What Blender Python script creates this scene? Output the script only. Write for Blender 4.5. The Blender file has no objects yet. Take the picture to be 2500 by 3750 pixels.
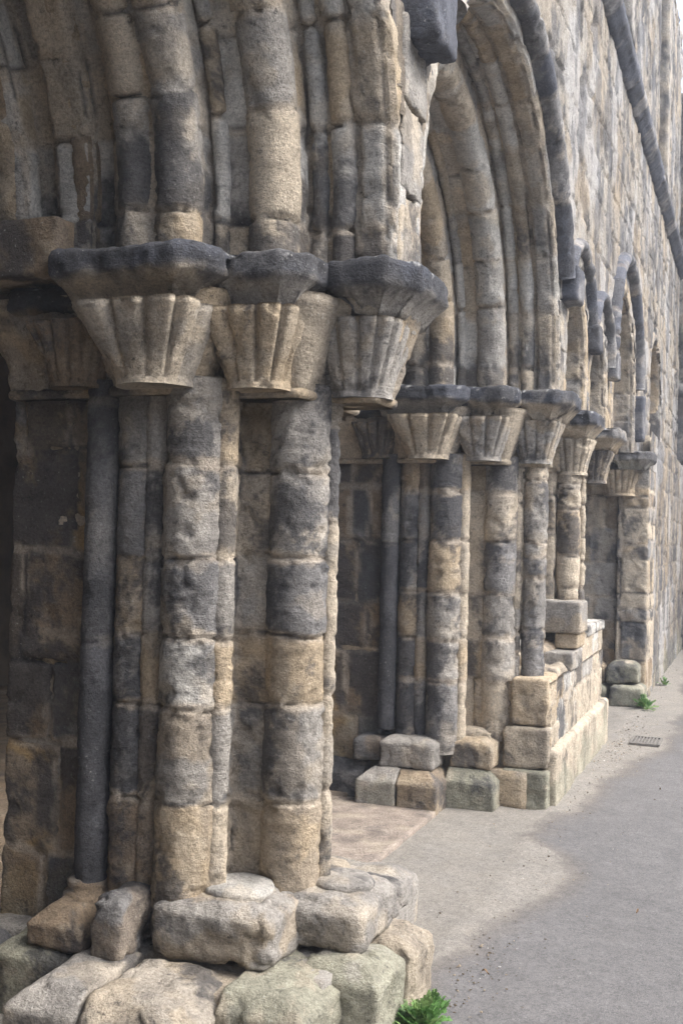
import bpy, math, random
import numpy as np
from mathutils import Matrix, Vector
R_ = math.radians
# ------------------------------------------------------------------ camera
sc = bpy.context.scene
COL = sc.collection
CAM_Z = 1.6
yaw, pitch, roll = R_(20.8), R_(1.26), 0.025
f = Vector((-math.sin(yaw)*math.cos(pitch), math.cos(yaw)*math.cos(pitch), math.sin(pitch)))
rt = f.cross(Vector((0, 0, 1))).normalized(); up = rt.cross(f)
rc = rt*math.cos(roll)+up*math.sin(roll); uc = up*math.cos(roll)-rt*math.sin(roll)
cd = bpy.data.cameras.new('camera'); cam = bpy.data.objects.new('camera', cd); COL.objects.link(cam)
m = Matrix((rc, uc, -f)).transposed().to_4x4(); m.translation = Vector((0, 0, CAM_Z)); cam.matrix_world = m
cd.sensor_fit = 'VERTICAL'; cd.sensor_height = 36; cd.lens = 2500/2352*36
cd.clip_start = 0.05; cd.clip_end = 500
cd.dof.use_dof = True; cd.dof.focus_distance = 3.7; cd.dof.aperture_fstop = 11
sc.camera = cam
# ------------------------------------------------------------------ world, sun, exposure
SUN_EL, SUN_AZ = R_(48), R_(86)     # direction to the sun, azimuth clockwise from +Y
w = bpy.data.worlds.new('World'); sc.world = w; w.use_nodes = True
nt = w.node_tree; nt.nodes.clear()
sky = nt.nodes.new('ShaderNodeTexSky'); sky.sky_type = 'NISHITA'; sky.sun_disc = False
sky.sun_elevation = SUN_EL; sky.sun_rotation = SUN_AZ
sky.dust_density = 4.0; sky.ozone_density = 1.5; sky.air_density = 1.0
bg = nt.nodes.new('ShaderNodeBackground'); bg.inputs[1].default_value = 0.15
# overcast: the blue of the sky is greyed by cloud
hs = nt.nodes.new('ShaderNodeHueSaturation'); hs.inputs['Saturation'].default_value = 0.65
wo = nt.nodes.new('ShaderNodeOutputWorld')
nt.links.new(sky.outputs[0], hs.inputs['Color']); nt.links.new(hs.outputs[0], bg.inputs[0]); nt.links.new(bg.outputs[0], wo.inputs[0])
sl = bpy.data.lights.new('sun', 'SUN'); sl.energy = 1.05; sl.angle = R_(38); sl.color = (1, .985, .96)
so = bpy.data.objects.new('sun', sl); COL.objects.link(so)
sd = Vector((math.sin(SUN_AZ)*math.cos(SUN_EL), math.cos(SUN_AZ)*math.cos(SUN_EL), math.sin(SUN_EL)))
so.rotation_euler = sd.to_track_quat('Z', 'Y').to_euler(); so.location = (6, -3, 12)
vs = sc.view_settings; vs.view_transform = 'Standard'; vs.look = 'None'; vs.gamma = 1; vs.use_curve_mapping = False
vs.exposure = 1.7
sc.render.engine = 'CYCLES'
sc.cycles.max_bounces = 6; sc.cycles.diffuse_bounces = 4

# ------------------------------------------------------------------ noise
rg = np.random.RandomState(7)
PERM = rg.permutation(256); PERM = np.concatenate([PERM, PERM, PERM])
GR = rg.normal(size=(256, 3)); GR /= np.linalg.norm(GR, axis=1)[:, None]
def perlin(p):
    i = np.floor(p).astype(np.int64); fr = p-i; i &= 255
    u = fr*fr*fr*(fr*(fr*6-15)+10)
    res = 0
    for dx in (0, 1):
        a = PERM[i[:, 0]+dx]; wx = u[:, 0] if dx else 1-u[:, 0]
        for dy in (0, 1):
            b = PERM[a+i[:, 1]+dy]; wy = u[:, 1] if dy else 1-u[:, 1]
            for dz in (0, 1):
                g = GR[PERM[b+i[:, 2]+dz] & 255]
                wz = u[:, 2] if dz else 1-u[:, 2]
                res = res + wx*wy*wz*((fr[:, 0]-dx)*g[:, 0]+(fr[:, 1]-dy)*g[:, 1]+(fr[:, 2]-dz)*g[:, 2])
    return res*1.6
def fbm(p, s, o=3, off=0):
    r = 0; a = 1; q = p*s+off
    for k in range(o):
        r = r+a*perlin(q); a *= .5; q = q*2.03+7.1
    return r
def sstep(a, b, x):
    t = np.clip((x-a)/(b-a), 0, 1); return t*t*(3-2*t)
def h01(n, seed=0):
    n = np.asarray(n, dtype=np.int64)
    return (np.sin(n*12.9898+seed*78.233+1.3)*43758.5453) % 1.0

# ------------------------------------------------------------------ objects
def setp(o, label=None, cat=None, group=None, kind=None):
    if label: o['label'] = label
    if cat: o['category'] = cat
    if group: o['group'] = group
    if kind: o['kind'] = kind
def empty(name, loc, label, cat, group=None):
    o = bpy.data.objects.new(name, None); o.empty_display_size = .2; o.location = loc
    COL.objects.link(o); setp(o, label, cat, group); return o
def mesh(name, V, F, mat, parent=None, attrs=None, smooth=True):
    V = np.asarray(V, dtype=np.float64)
    off = np.array(parent_world(parent)) if parent else np.zeros(3)
    if parent is None:
        off = np.array([V[:, 0].mean(), V[:, 1].mean(), V[:, 2].min()])
    me = bpy.data.meshes.new(name)
    F4 = F
    n = len(V); me.vertices.add(n); me.vertices.foreach_set('co', (V-off).astype(np.float32).ravel())
    lens = np.array([len(x) for x in F4]) if not isinstance(F4, np.ndarray) else np.full(len(F4), F4.shape[1])
    idx = np.concatenate([np.asarray(x) for x in F4]) if not isinstance(F4, np.ndarray) else F4.ravel()
    me.loops.add(len(idx)); me.loops.foreach_set('vertex_index', idx.astype(np.int32))
    me.polygons.add(len(lens)); st = np.concatenate([[0], np.cumsum(lens)[:-1]])
    me.polygons.foreach_set('loop_start', st.astype(np.int32)); me.polygons.foreach_set('loop_total', lens.astype(np.int32))
    me.update(calc_edges=True)
    me.polygons.foreach_set('use_smooth', np.full(len(lens), bool(smooth)))
    if attrs:
        for k, a in attrs.items():
            if a.ndim == 2:
                c = me.color_attributes.new(k, 'FLOAT_COLOR', 'POINT')
                c.data.foreach_set('color', np.concatenate([a, np.ones((n, 1))], 1).astype(np.float32).ravel())
            else:
                c = me.attributes.new(k, 'FLOAT', 'POINT'); c.data.foreach_set('value', a.astype(np.float32))
    me.materials.append(mat)
    o = bpy.data.objects.new(name, me); COL.objects.link(o)
    if parent: o.parent = parent
    else: o.location = off
    return o
def parent_world(p):
    v = Vector((0, 0, 0))
    while p: v += p.location; p = p.parent
    return v

# ------------------------------------------------------------------ materials
def nodes(mat):
    mat.use_nodes = True; t = mat.node_tree; t.nodes.clear()
    out = t.nodes.new('ShaderNodeOutputMaterial'); b = t.nodes.new('ShaderNodeBsdfPrincipled')
    t.links.new(b.outputs[0], out.inputs[0]); return t, b
def tex_noise(t, vec, sc_, det=4, rough=.6, dist=0):
    n = t.nodes.new('ShaderNodeTexNoise'); n.inputs['Scale'].default_value = sc_; n.inputs['Detail'].default_value = det
    n.inputs['Roughness'].default_value = rough; n.inputs['Distortion'].default_value = dist
    t.links.new(vec, n.inputs['Vector']); return n.outputs[0]
def ramp(t, fac, pts):
    r = t.nodes.new('ShaderNodeValToRGB'); e = r.color_ramp.elements
    while len(e) < len(pts): e.new(.5)
    for k, (p, c) in enumerate(pts):
        e[k].position = p; e[k].color = (*c, 1) if isinstance(c, tuple) else (c, c, c, 1)
    t.links.new(fac, r.inputs[0]); return r.outputs[0]
def mixc(t, fac, a, b, mode='MIX'):
    x = t.nodes.new('ShaderNodeMix'); x.data_type = 'RGBA'; x.blend_type = mode
    for s, v in ((x.inputs[0], fac), (x.inputs[6], a), (x.inputs[7], b)):
        if hasattr(v, 'is_output'): t.links.new(v, s)
        elif isinstance(v, tuple): s.default_value = (*v, 1)
        else: s.default_value = v
    return x.outputs[2]
def math_(t, op, a, b):
    x = t.nodes.new('ShaderNodeMath'); x.operation = op
    for s, v in ((x.inputs[0], a), (x.inputs[1], b)):
        if hasattr(v, 'is_output'): t.links.new(v, s)
        else: s.default_value = v
    return x.outputs[0]
def stone_mat(name, bump=.6, spec=.12):
    mt = bpy.data.materials.new(name); t, b = nodes(mt)
    tc = t.nodes.new('ShaderNodeTexCoord').outputs['Object']
    at = t.nodes.new('ShaderNodeAttribute'); at.attribute_name = 'tint'; c = at.outputs['Color']
    n1 = tex_noise(t, tc, 9, 6, .65); n2 = tex_noise(t, tc, 85, 5, .75); n3 = tex_noise(t, tc, 230, 3, .7)
    c = mixc(t, 1.0, c, ramp(t, n1, [(.3, .78), (.5, 1.04), (.7, 1.26)]), 'MULTIPLY')
    c = mixc(t, 1.0, c, ramp(t, n2, [(.3, .60), (.5, 1.0), (.72, 1.3)]), 'MULTIPLY')
    mp = t.nodes.new('ShaderNodeMapping'); mp.inputs['Scale'].default_value = (1, 1, 5.5); mp.inputs['Rotation'].default_value = (.12, .09, 0); t.links.new(tc, mp.inputs['Vector'])
    nb = tex_noise(t, mp.outputs[0], 16, 6, .72, .4)
    c = mixc(t, 1.0, c, ramp(t, nb, [(.32, .90), (.5, 1.03), (.66, 1.12)]), 'MULTIPLY')
    c = mixc(t, 1.0, c, ramp(t, n3, [(.32, .82), (.5, 1.0), (.68, 1.14)]), 'MULTIPLY')
    # black algae pin spots and pale lichen flecks
    n5 = tex_noise(t, tc, 34, 6, .8); n6 = tex_noise(t, tc, 3.1, 3, .6)
    m1 = math_(t, 'MULTIPLY', ramp(t, n5, [(.55, 0.0), (.66, 1.0)]), ramp(t, n6, [(.44, 0.0), (.6, .75)]))
    c = mixc(t, m1, c, (.035, .035, .038))
    n7 = tex_noise(t, tc, 85, 3, .6); n8 = tex_noise(t, tc, 2.3, 3, .6)
    m2 = math_(t, 'MULTIPLY', ramp(t, n7, [(.66, 0.0), (.71, 1.0)]), ramp(t, n8, [(.45, 0.0), (.6, .7)]))
    c = mixc(t, m2, c, (.5, .49, .45))
    t.links.new(c, b.inputs['Base Color'])
    b.inputs['Roughness'].default_value = .88; b.inputs['Specular IOR Level'].default_value = spec
    v = t.nodes.new('ShaderNodeTexVoronoi'); v.inputs['Scale'].default_value = 75; t.links.new(tc, v.inputs['Vector'])
    pit = ramp(t, v.outputs['Distance'], [(.0, .0), (.35, 1.0)])
    h = math_(t, 'ADD', math_(t, 'MULTIPLY', n2, 1.0), math_(t, 'MULTIPLY', n3, .4))
    h = math_(t, 'ADD', h, math_(t, 'MULTIPLY', math_(t, 'MULTIPLY', nb, ramp(t, tex_noise(t, tc, 2.6, 2, .5), [(.42, 0.0), (.62, 1.0)])), .8)); h = math_(t, 'ADD', h, math_(t, 'MULTIPLY', n1, 1.4)); h = math_(t, 'ADD', h, math_(t, 'MULTIPLY', n5, 1.0))
    h = math_(t, 'ADD', h, math_(t, 'MULTIPLY', math_(t, 'MULTIPLY', pit, ramp(t, n6, [(.4, .0), (.6, 1.0)])), .22))
    bm = t.nodes.new('ShaderNodeBump'); bm.inputs['Strength'].default_value = bump; bm.inputs['Distance'].default_value = .012
    t.links.new(h, bm.inputs['Height']); t.links.new(bm.outputs[0], b.inputs['Normal'])
    return mt
STONE = stone_mat('weathered_sandstone', 1.0)
SLATE = stone_mat('blackened_gritstone', .55, .22)

# real-world stone colours (linear albedo)
TAN = np.array([.44, .355, .25]); BUFF = np.array([.50, .43, .335]); GREY = np.array([.355, .332, .300])
SOOT = np.array([.075, .075, .08]); BROWN = np.array([.26, .20, .14]); OCHRE = np.array([.42, .30, .16])
SLAT = np.array([.225, .218, .212]); GREEN = np.array([.31, .30, .235]); MORT = np.array([.50, .43, .345])
PALE = np.array([.52, .50, .46]); BLUE = np.array([.095, .10, .118])

def courses(u, v, ucuts, vh, seed, wob, P, joints=None):
    """stone pattern: u columns cut at ucuts, each column with own joint heights of mean size vh.
    returns stone id and distance to the nearest joint"""
    uu = u+wob*fbm(P, 9, 2, 31); vv = v+wob*1.6*fbm(P, 5, 3, 57)
    ci = np.searchsorted(ucuts, uu)
    d = np.full(len(u), 9.0)
    for c in ucuts: d = np.minimum(d, np.abs(uu-c))
    sid = np.zeros(len(u), dtype=np.int64); dv = np.full(len(u), 9.0)
    v0, v1 = v.min()-.001, v.max()+.001
    r = np.random.RandomState(seed)
    base = [v0]
    while base[-1] < v1: base.append(base[-1]+vh*r.uniform(.62, 1.42))
    base = np.array(base)
    for k in range(len(ucuts)+1):
        mk = ci == k
        if not mk.any(): continue
        if joints is not None:
            b = np.array([v0-1]+[x+r.uniform(-.008, .008) for x in joints]+[v1+1]); keep = list(b)
            j = np.clip(np.searchsorted(b, vv[mk]), 1, len(b)-1); sid[mk] = k*1000+j
            dv[mk] = np.minimum(np.abs(vv[mk]-b[j-1]), np.abs(b[j]-vv[mk])); continue
        b = base+r.uniform(-.012, .012, len(base))
        keep = [b[0]]
        for x in b[1:]:
            keep.append(x)
            if r.rand() < .16: keep.append(x+vh*r.uniform(.35, .6))
        b = np.array(sorted(keep)); b[0] = v0-1
        j = np.searchsorted(b, vv[mk]); sid[mk] = k*1000+j
        lo = b[np.clip(j-1, 0, len(b)-1)]; hi = b[np.clip(j, 0, len(b)-1)]
        dv[mk] = np.minimum(np.abs(vv[mk]-lo), np.abs(hi-vv[mk]))
    return sid, d, dv
def rubble(u, v, h, l, seed, wob, P):
    """coursed masonry: rows of height h holding stones of length l"""
    uu = u+wob*fbm(P, 3.3, 3, 11); vv = v+wob*fbm(P, 3.0, 3, 91)
    r = np.random.RandomState(seed)
    b = [vv.min()-.01]
    while b[-1] < vv.max()+h: b.append(b[-1]+h*r.uniform(.65, 1.4))
    b = np.array(b); j = np.clip(np.searchsorted(b, vv), 1, len(b)-1)
    d = np.minimum(vv-b[j-1], b[j]-vv); sid = np.zeros(len(u), dtype=np.int64); du = np.zeros(len(u))
    for k in np.unique(j):
        mk = j == k; c = [uu.min()-l*r.rand()-.01]
        while c[-1] < uu.max()+l: c.append(c[-1]+l*r.uniform(.5, 1.6))
        c = np.array(c); i = np.clip(np.searchsorted(c, uu[mk]), 1, len(c)-1)
        sid[mk] = k*1000+i; du[mk] = np.minimum(uu[mk]-c[i-1], c[i]-uu[mk])
    return sid, du, d

def paint(P, sid, jd, seed, mix, soot=.35, mort=.7, tints=None, greenz=0.0, even=0.0):
    """albedo per vertex from per-stone choice, mineral patches, soot crust and mortar"""
    names = {'tan': TAN, 'buff': BUFF, 'grey': GREY, 'slate': SLAT, 'brown': BROWN, 'ochre': OCHRE, 'green': GREEN, 'pale': PALE, 'soot': SOOT*1.5, 'blue': BLUE, 'pink': np.array([.38, .32, .27])}
    ks = list(mix); wts = np.array([mix[k] for k in ks], float); cum = np.cumsum(wts/wts.sum())
    pal = np.array([names[k] for k in ks])
    a = h01(sid, seed); b = h01(sid, seed+5)
    c = pal[np.clip(np.searchsorted(cum, a), 0, len(ks)-1)].copy()
    if tints:
        T = np.array([names[k] for k, q in tints]); TS = np.array([q for k, q in tints])
        ti = np.clip(sid % 1000-1, 0, len(T)-1); c = T[ti].copy(); cbase = c.copy()
    c *= (0.86+.28*b)[:, None]
    q = P+(h01(sid, seed+9)*3)[:, None]
    n = fbm(q, 4.2, 4, seed*3.1)
    a2 = h01(sid+77, seed+2); c2 = pal[np.clip(np.searchsorted(cum, a2), 0, len(ks)-1)]
    m = sstep(.02, .25, n)[:, None]*(.3 if tints else .55); c = c*(1-m)+c2*m
    if even: c = c*(1-even)+pal.mean(0)*even; q = P*(1-even)+q*even*0+P*even
    n = fbm(q*np.array([1, 1, .7]), 3.4, 5, 40+seed)
    so_ = soot(P) if callable(soot) else soot
    if tints: so_ = TS[ti]
    else: so_ = so_+(h01(sid, seed+13)-.5)*.28
    nn = n*.5+.5+.10*fbm(P, 20, 3, 7)+.11*fbm(P, 55, 2, 17)
    m = (sstep(.66-so_, .88-so_, nn)*.80)[:, None]
    c = c*(1-m)+SOOT*m
    if len(P) > 0 and not ('blue' in mix):
        rn = fbm(P*np.array([1, 1, .28]), 5.5, 4, 77); m = (sstep(.22, .55, rn+.12*fbm(P, 40, 2, 3))*.32)[:, None]; c = c*(1-m)+SOOT*m
    n = fbm(q, 7, 3, 200+seed); m = (sstep(.25, .5, n)*.4*sstep(.12, .25, c[:, 0]))[:, None]; c = c*(1-m)+BUFF*m
    if mort > 0:
        nn = fbm(P, 12, 3, 5); m = (sstep(.024, .010, jd+.014*nn)*mort*sstep(-.5, -.05, fbm(P, 3, 2, 71)))[:, None]
        c = c*(1-m)+MORT*m
        m = (sstep(.011, .004, jd+.004*nn)*sstep(.12, .3, fbm(P, 3.5, 2, 131))*.75)[:, None]; c = c*(1-m)+np.array([.05, .05, .055])*m
    if greenz:
        m = (sstep(greenz, greenz*.15, P[:, 2]+.25*fbm(P, 4, 3, 3))*.7)[:, None]; c = c*(1-m)+(GREEN*(.75+.5*b)[:, None])*m
    return np.clip(c, .01, .8)
def erode(P, N, sid, du, dv, seed, amp=1.0, jdep=.007, jw=.007, open_=.3):
    """push the surface in at joints, round the arrises, set stones in and out, pit and flake the faces"""
    jd = np.minimum(du, dv)
    q = P+(h01(sid, seed)*5)[:, None]
    d = (h01(sid, seed+1)-.5)*.006
    d = d+.0038*fbm(q, 6, 3, seed)+.0034*fbm(q, 28, 4, seed+9)
    lay = fbm(q*np.array([.35, .35, 2.6]), 10, 3, seed+3); d = d+.0026*lay           # bedding planes
    d = d-.012*sstep(.38, .62, fbm(q, 8, 3, seed+21))                            # spalled hollows
    rd = .016*(1+.7*fbm(P, 7, 2, 4))
    d = d-.0026*np.exp(-(jd/np.maximum(rd, .006))**2)
    d = d-.010*sstep(.1, .45, fbm(P, 16, 3, seed+33))*sstep(.05, .008, jd)     # chipped arrises
    op = sstep(.62-open_*.6, .7-open_*.6, h01(sid+3, seed+7)*.6+.4*(fbm(P, 2.5, 2, seed)+.5))
    filled = jdep*(.25+1.2*op)
    d = d-filled*sstep(jw, jw*.25, jd)
    return P+N*(d*amp)[:, None], jd

# ------------------------------------------------------------------ generators
def grid_faces(nu, nv, closed):
    m_ = nu if closed else nu-1
    i = np.arange(m_); j = np.arange(nv-1); I, J = np.meshgrid(i, j, indexing='ij')
    a = I*nv+J; b = ((I+1) % nu)*nv+J
    return np.stack([a, b, b+1, a+1], -1).reshape(-1, 4)
def resample(poly, step, closed=True):
    """poly points -> dense points, outward normals, arc length, corner arc positions"""
    p = np.array(poly, float); n = len(p); pts = []; s = 0; S = []; cor = []; NR = []
    m_ = n if closed else n-1
    for k in range(m_):
        a = p[k]; b = p[(k+1) % n]; L = np.linalg.norm(b-a); c = max(1, int(round(L/step)))
        cor.append(s); t = (b-a)/L; nr = np.array([t[1], -t[0]])
        for q in range(c): pts.append(a+(b-a)*q/c); S.append(s+L*q/c); NR.append(nr)
        s += L
    if not closed: pts.append(p[-1]); S.append(s); NR.append(NR[-1])
    pts = np.array(pts); NR = np.array(NR)
    # smooth the normals over the corners so displacement rounds them off
    N = NR.copy()
    for _ in range(2):
        if closed: N = N+np.roll(N, 1, 0)+np.roll(N, -1, 0)
        else: N[1:-1] = N[1:-1]+N[:-2]+N[2:]
        N /= np.linalg.norm(N, axis=1)[:, None]+1e-9
    ar = .5*np.sum(p[:, 0]*np.roll(p[:, 1], -1)-np.roll(p[:, 0], -1)*p[:, 1]) if closed else 1
    if ar < 0: N = -N
    # soften the plan corners
    if closed:
        for _ in range(2): pts = .5*pts+.25*(np.roll(pts, 1, 0)+np.roll(pts, -1, 0))
    return pts, N, np.array(S), cor, s
def flat(A): return A.reshape(-1, A.shape[-1])
def sweep_v(name, poly, z0, z1, step, vstep, ucuts, vh, seed, parent, mix, soot, mat=None, amp=1, closed=True, caps=True, **kw):
    """a plan outline carried straight up"""
    pts, N, S, cor, L = resample(poly, step, closed)
    if ucuts == 'corners': ucuts = cor[1:]
    nz = max(2, int(round((z1-z0)/vstep))+1); z = np.linspace(z0, z1, nz)
    nu = len(pts)
    P = np.zeros((nu, nz, 3)); P[..., 0] = pts[:, None, 0]; P[..., 1] = pts[:, None, 1]; P[..., 2] = z[None]
    NN = np.zeros_like(P); NN[..., 0] = N[:, None, 0]; NN[..., 1] = N[:, None, 1]
    return finish(name, P, NN, S, z, ucuts, vh, seed, parent, mix, soot, mat, amp, closed, caps, **kw)
def finish(name, P, NN, S, V_, ucuts, vh, seed, parent, mix, soot, mat, amp, closed, caps, mort=.7, greenz=0, jdep=.008, wob=.007, pattern='col', h=.25, l=.4, open_=.3, extra=None, label=None, joints=None, tints=None):
    nu, nv = P.shape[:2]
    u = np.repeat(S, nv); v = np.tile(V_, nu); Pf = flat(P); Nf = flat(NN)
    if pattern == 'col': sid, du, dv = courses(u, v, np.array(sorted(ucuts)) if len(ucuts) else np.array([]), vh, seed, wob, Pf, joints)
    else: sid, du, dv = rubble(u, v, h, l, seed, wob*2, Pf)
    Q, jd = erode(Pf, Nf, sid, du, dv, seed, amp, jdep, open_=open_)
    if extra is not None: Q = extra(Q, Pf, Nf)
    c = paint(Pf, sid, jd, seed, mix, soot, mort, tints, greenz)
    F = grid_faces(nu, nv, closed)
    if caps and closed:
        F = [tuple(x) for x in F.tolist()]+[tuple(range(0, nu*nv, nv)), tuple(range(nv-1, nu*nv, nv))[::-1]]
    o = mesh(name, Q, F, mat or STONE, parent, {'tint': c})
    if label: o['label'] = label
    return o
def circ(cx, cy, r, n=None, a0=0, a1=360):
    n = n or max(14, int(2*math.pi*r/.011))
    return [(cx+r*math.cos(R_(a0+(a1-a0)*k/n)), cy+r*math.sin(R_(a0+(a1-a0)*k/n))) for k in range(n)]
def shaft(name, cx, cy, r, z0, z1, seed, parent, mix, soot, vh=.3, **kw):
    st = kw.pop('step', .009)
    return sweep_v(name, circ(cx, cy, r, max(14, int(2*math.pi*r/st))), z0, z1, .5, st, [], vh, seed, parent, mix, soot, **kw)

def arch_path(P2, Yc, zs, stilt, Rref, step, a0=0, a1=180):
    """P2 rows are (radius, X); returns grid around the arch"""
    R = P2[:, 0]; X = P2[:, 1]
    s = []; k1 = max(1, int(stilt/step)) if a0 == 0 and stilt > 0 else 0
    seq = [('v', 0, stilt*k/k1, 1) for k in range(k1)] if k1 else []
    L = Rref*R_(a1-a0); na = int(L/step)
    seq += [('a', R_(a0+(a1-a0)*k/na), 0, 1) for k in range(na+1)]
    if k1 and a1 == 180: seq += [('v', math.pi, stilt*(k1-1-k)/k1, -1) for k in range(k1)]
    nv = len(seq); P = np.zeros((len(R), nv, 3)); D = np.zeros((nv, 3)); V_ = []; s = 0; last = None
    for j, (t, th, q, sg) in enumerate(seq):
        zc = zs+stilt if t == 'a' else zs+q
        c, sn = math.cos(th), math.sin(th)
        P[:, j, 0] = X; P[:, j, 1] = Yc+R*c; P[:, j, 2] = zc+R*sn
        D[j] = (0, c, sn)
        cur = np.array([Yc+Rref*c, zc+Rref*sn])
        if last is not None: s += np.linalg.norm(cur-last)
        V_.append(s); last = cur
    return P, D, np.array(V_)
def arch_sweep(name, poly, Yc, zs, stilt, Rref, step, vstep, vh, seed, parent, mix, soot, cuts='corners', a0=0, a1=180, amp=1, vj=None, **kw):
    pts, N, S, cor, L = resample(poly, step, True)
    P, D, V_ = arch_path(pts, Yc, zs, stilt, Rref, vstep, a0, a1)
    NN = N[:, None, 0:1]*D[None]; NN[..., 0] += N[:, None, 1]
    kw.setdefault('mat', None); mat = kw.pop('mat')
    if vj: kw['joints'] = [stilt*.9]+[stilt+Rref*(q+vj[1]) for q in np.arange(vj[0], math.pi-.05, vj[0])]+[2*stilt*.95+Rref*math.pi]
    return finish(name, P, NN, S, V_, cor[1:] if cuts == 'corners' else cuts, vh, seed, parent, mix, soot, mat, amp, True, True, **kw)

def rblock(name, x0, x1, y0, y1, z0, z1, parent, seed, col, r=.03, res=.02, amp=.012, chamf=0, mat=None, soot=.2, greenz=0, mix=None, label=None, rot=0, shape=None, mort=0, chx=(1, 1)):
    """a worn squared stone: rounded box, optional weathered top chamfer, eroded"""
    dx, dy, dz = x1-x0, y1-y0, z1-z0
    n = [max(2, int(math.ceil(d/res))) for d in (dx, dy, dz)]
    ax = [np.linspace(-.5, .5, k+1) for k in n]
    V = {}; F = []
    def vid(i, j, k):
        key = (i, j, k)
        if key not in V: V[key] = len(V)
        return V[key]
    for a in range(3):
        b, c = [(1, 2), (2, 0), (0, 1)][a]
        for side in (0, n[a]):
            for i in range(n[b]):
                for j in range(n[c]):
                    q = []
                    for (p_, s_) in ((i, j), (i+1, j), (i+1, j+1), (i, j+1)):
                        t = [0, 0, 0]; t[a] = side; t[b] = p_; t[c] = s_; q.append(vid(*t))
                    F.append(q if side else q[::-1])
    keys = np.array(list(V.keys()))
    L = np.stack([ax[0][keys[:, 0]]*dx, ax[1][keys[:, 1]]*dy, ax[2][keys[:, 2]]*dz], 1)
    half = np.array([dx, dy, dz])/2; rr = min(r*.6, half.min()*.95)
    inn = np.clip(L, -(half-rr), half-rr); dlt = L-inn; ln = np.linalg.norm(dlt, axis=1)[:, None]+1e-9
    Nn = dlt/ln
    P = np.where(ln > 1e-6, inn+Nn*rr, L)
    if chamf:
        t = np.clip((P[:, 2]-(half[2]-chamf))/chamf, 0, 1)
        s = 1-t*chamf*np.array([1.0])
        P[:, 0] -= np.where(P[:, 0] < 0, chx[0], chx[1])*np.sign(P[:, 0])*np.minimum(t*chamf*1.1, np.abs(P[:, 0])*.8)
        P[:, 1] -= np.sign(P[:, 1])*np.minimum(t*chamf*1.1, np.abs(P[:, 1])*.8)
    if shape is not None: P = shape(P, half)
    if rot:
        c, s = math.cos(R_(rot)), math.sin(R_(rot)); P[:, :2] = P[:, :2]@np.array([[c, s], [-s, c]]); Nn[:, :2] = Nn[:, :2]@np.array([[c, s], [-s, c]])
    P += np.array([(x0+x1)/2, (y0+y1)/2, (z0+z1)/2])
    d = amp*(.40*fbm(P, 4.0, 3, seed)+.28*fbm(P, 17, 4, seed+4)-.6*sstep(.30, .5, fbm(P, 7, 3, seed+8)))
    Q = P+Nn*d[:, None]
    sid = np.full(len(P), seed)
    mix = mix or {col: 1}
    c = paint(P, sid, np.full(len(P), 9.), seed, mix, soot, mort, greenz=greenz)
    o = mesh(name, Q, np.array(F), mat or STONE, parent, {'tint': c})
    if label: o['label'] = label
    return o

# ------------------------------------------------------------------ layout constants
ZI, ZB = 2.075, 2.335      # necking and top of the bells
ZA = 2.515                # top of the abaci
WX = -1.15               # wall face
BACK = -2.5

PIERS = {1: 3.60, 2: 6.80, 0: .40}
def core_plan(Yc):
    near = [(-1.43, -.13), (-1.47, -.165), (-1.68, -.165), (-1.68, -.355), (-2.04, -.355), (-2.04, -.22), (-2.19, -.22), (-2.19, -.32), (-2.5, -.32)]
    p = [(x, Yc+y) for x, y in near]+[(x, Yc-y) for x, y in near[::-1]]
    return p
def grow(near, Yc, o):
    p = [(x, Yc+y) for x, y in near]+[(x, Yc-y) for x, y in near[::-1]]; return p

def bell(name, cx, cy, rb, ht, parent, seed, mix, soot, nf=3, z0=ZI, z1=ZB, sx=1.0, label=None):
    """scalloped cushion bell: round necking flaring to a fluted square"""
    nu, nz = 120, 34
    a = np.linspace(0, 2*np.pi, nu, endpoint=False); z = np.linspace(0, 1, nz)
    A, Z = np.meshgrid(a, z, indexing='ij')
    ca, sa = np.cos(A), np.sin(A)
    sq = 1/np.maximum(np.abs(ca), np.abs(sa)); sq = np.minimum(sq, 1.27)
    t = Z
    rad = (1-t)*rb+t*ht*(1*(1-t)*.5+sq*(1-(1-t)*.5))
    # face coordinate for the flutes
    fc = np.where(np.abs(ca) > np.abs(sa), sa/np.abs(ca), ca/np.abs(sa))
    fl = np.abs(np.cos(fc*np.pi*(nf/2.0)))
    rad = rad-(.030*t*(1-.25*t)+.006)*(1-fl)**3*1.5
    rad = np.where(Z < .07, rb*1.10, rad); rad = np.where(Z > .95, rad*.97, rad)
    P = np.stack([cx+rad*ca*sx, cy+rad*sa, z0+(z1-z0)*Z], -1); N = np.stack([ca, sa, 0*ca], -1)
    Pf, Nf = flat(P), flat(N)
    d = .006*fbm(Pf, 7, 4, seed)+.003*fbm(Pf, 30, 3, seed)-.014*sstep(.35, .6, fbm(Pf, 6, 2, seed+2))
    Q = Pf+Nf*d[:, None]
    groove = sstep(.25, .75, (1-fl).ravel())*Z.ravel()
    c = paint(Pf, np.full(len(Pf), seed), np.full(len(Pf), 9.), seed, mix, soot, 0)
    F = [tuple(x) for x in grid_faces(nu, nz, True).tolist()]+[tuple(range(0, nu*nz, nz)), tuple(range(nz-1, nu*nz, nz))[::-1]]
    o = mesh(name, Q, F, STONE, parent, {'tint': c})
    if label: o['label'] = label
    return o
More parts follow.
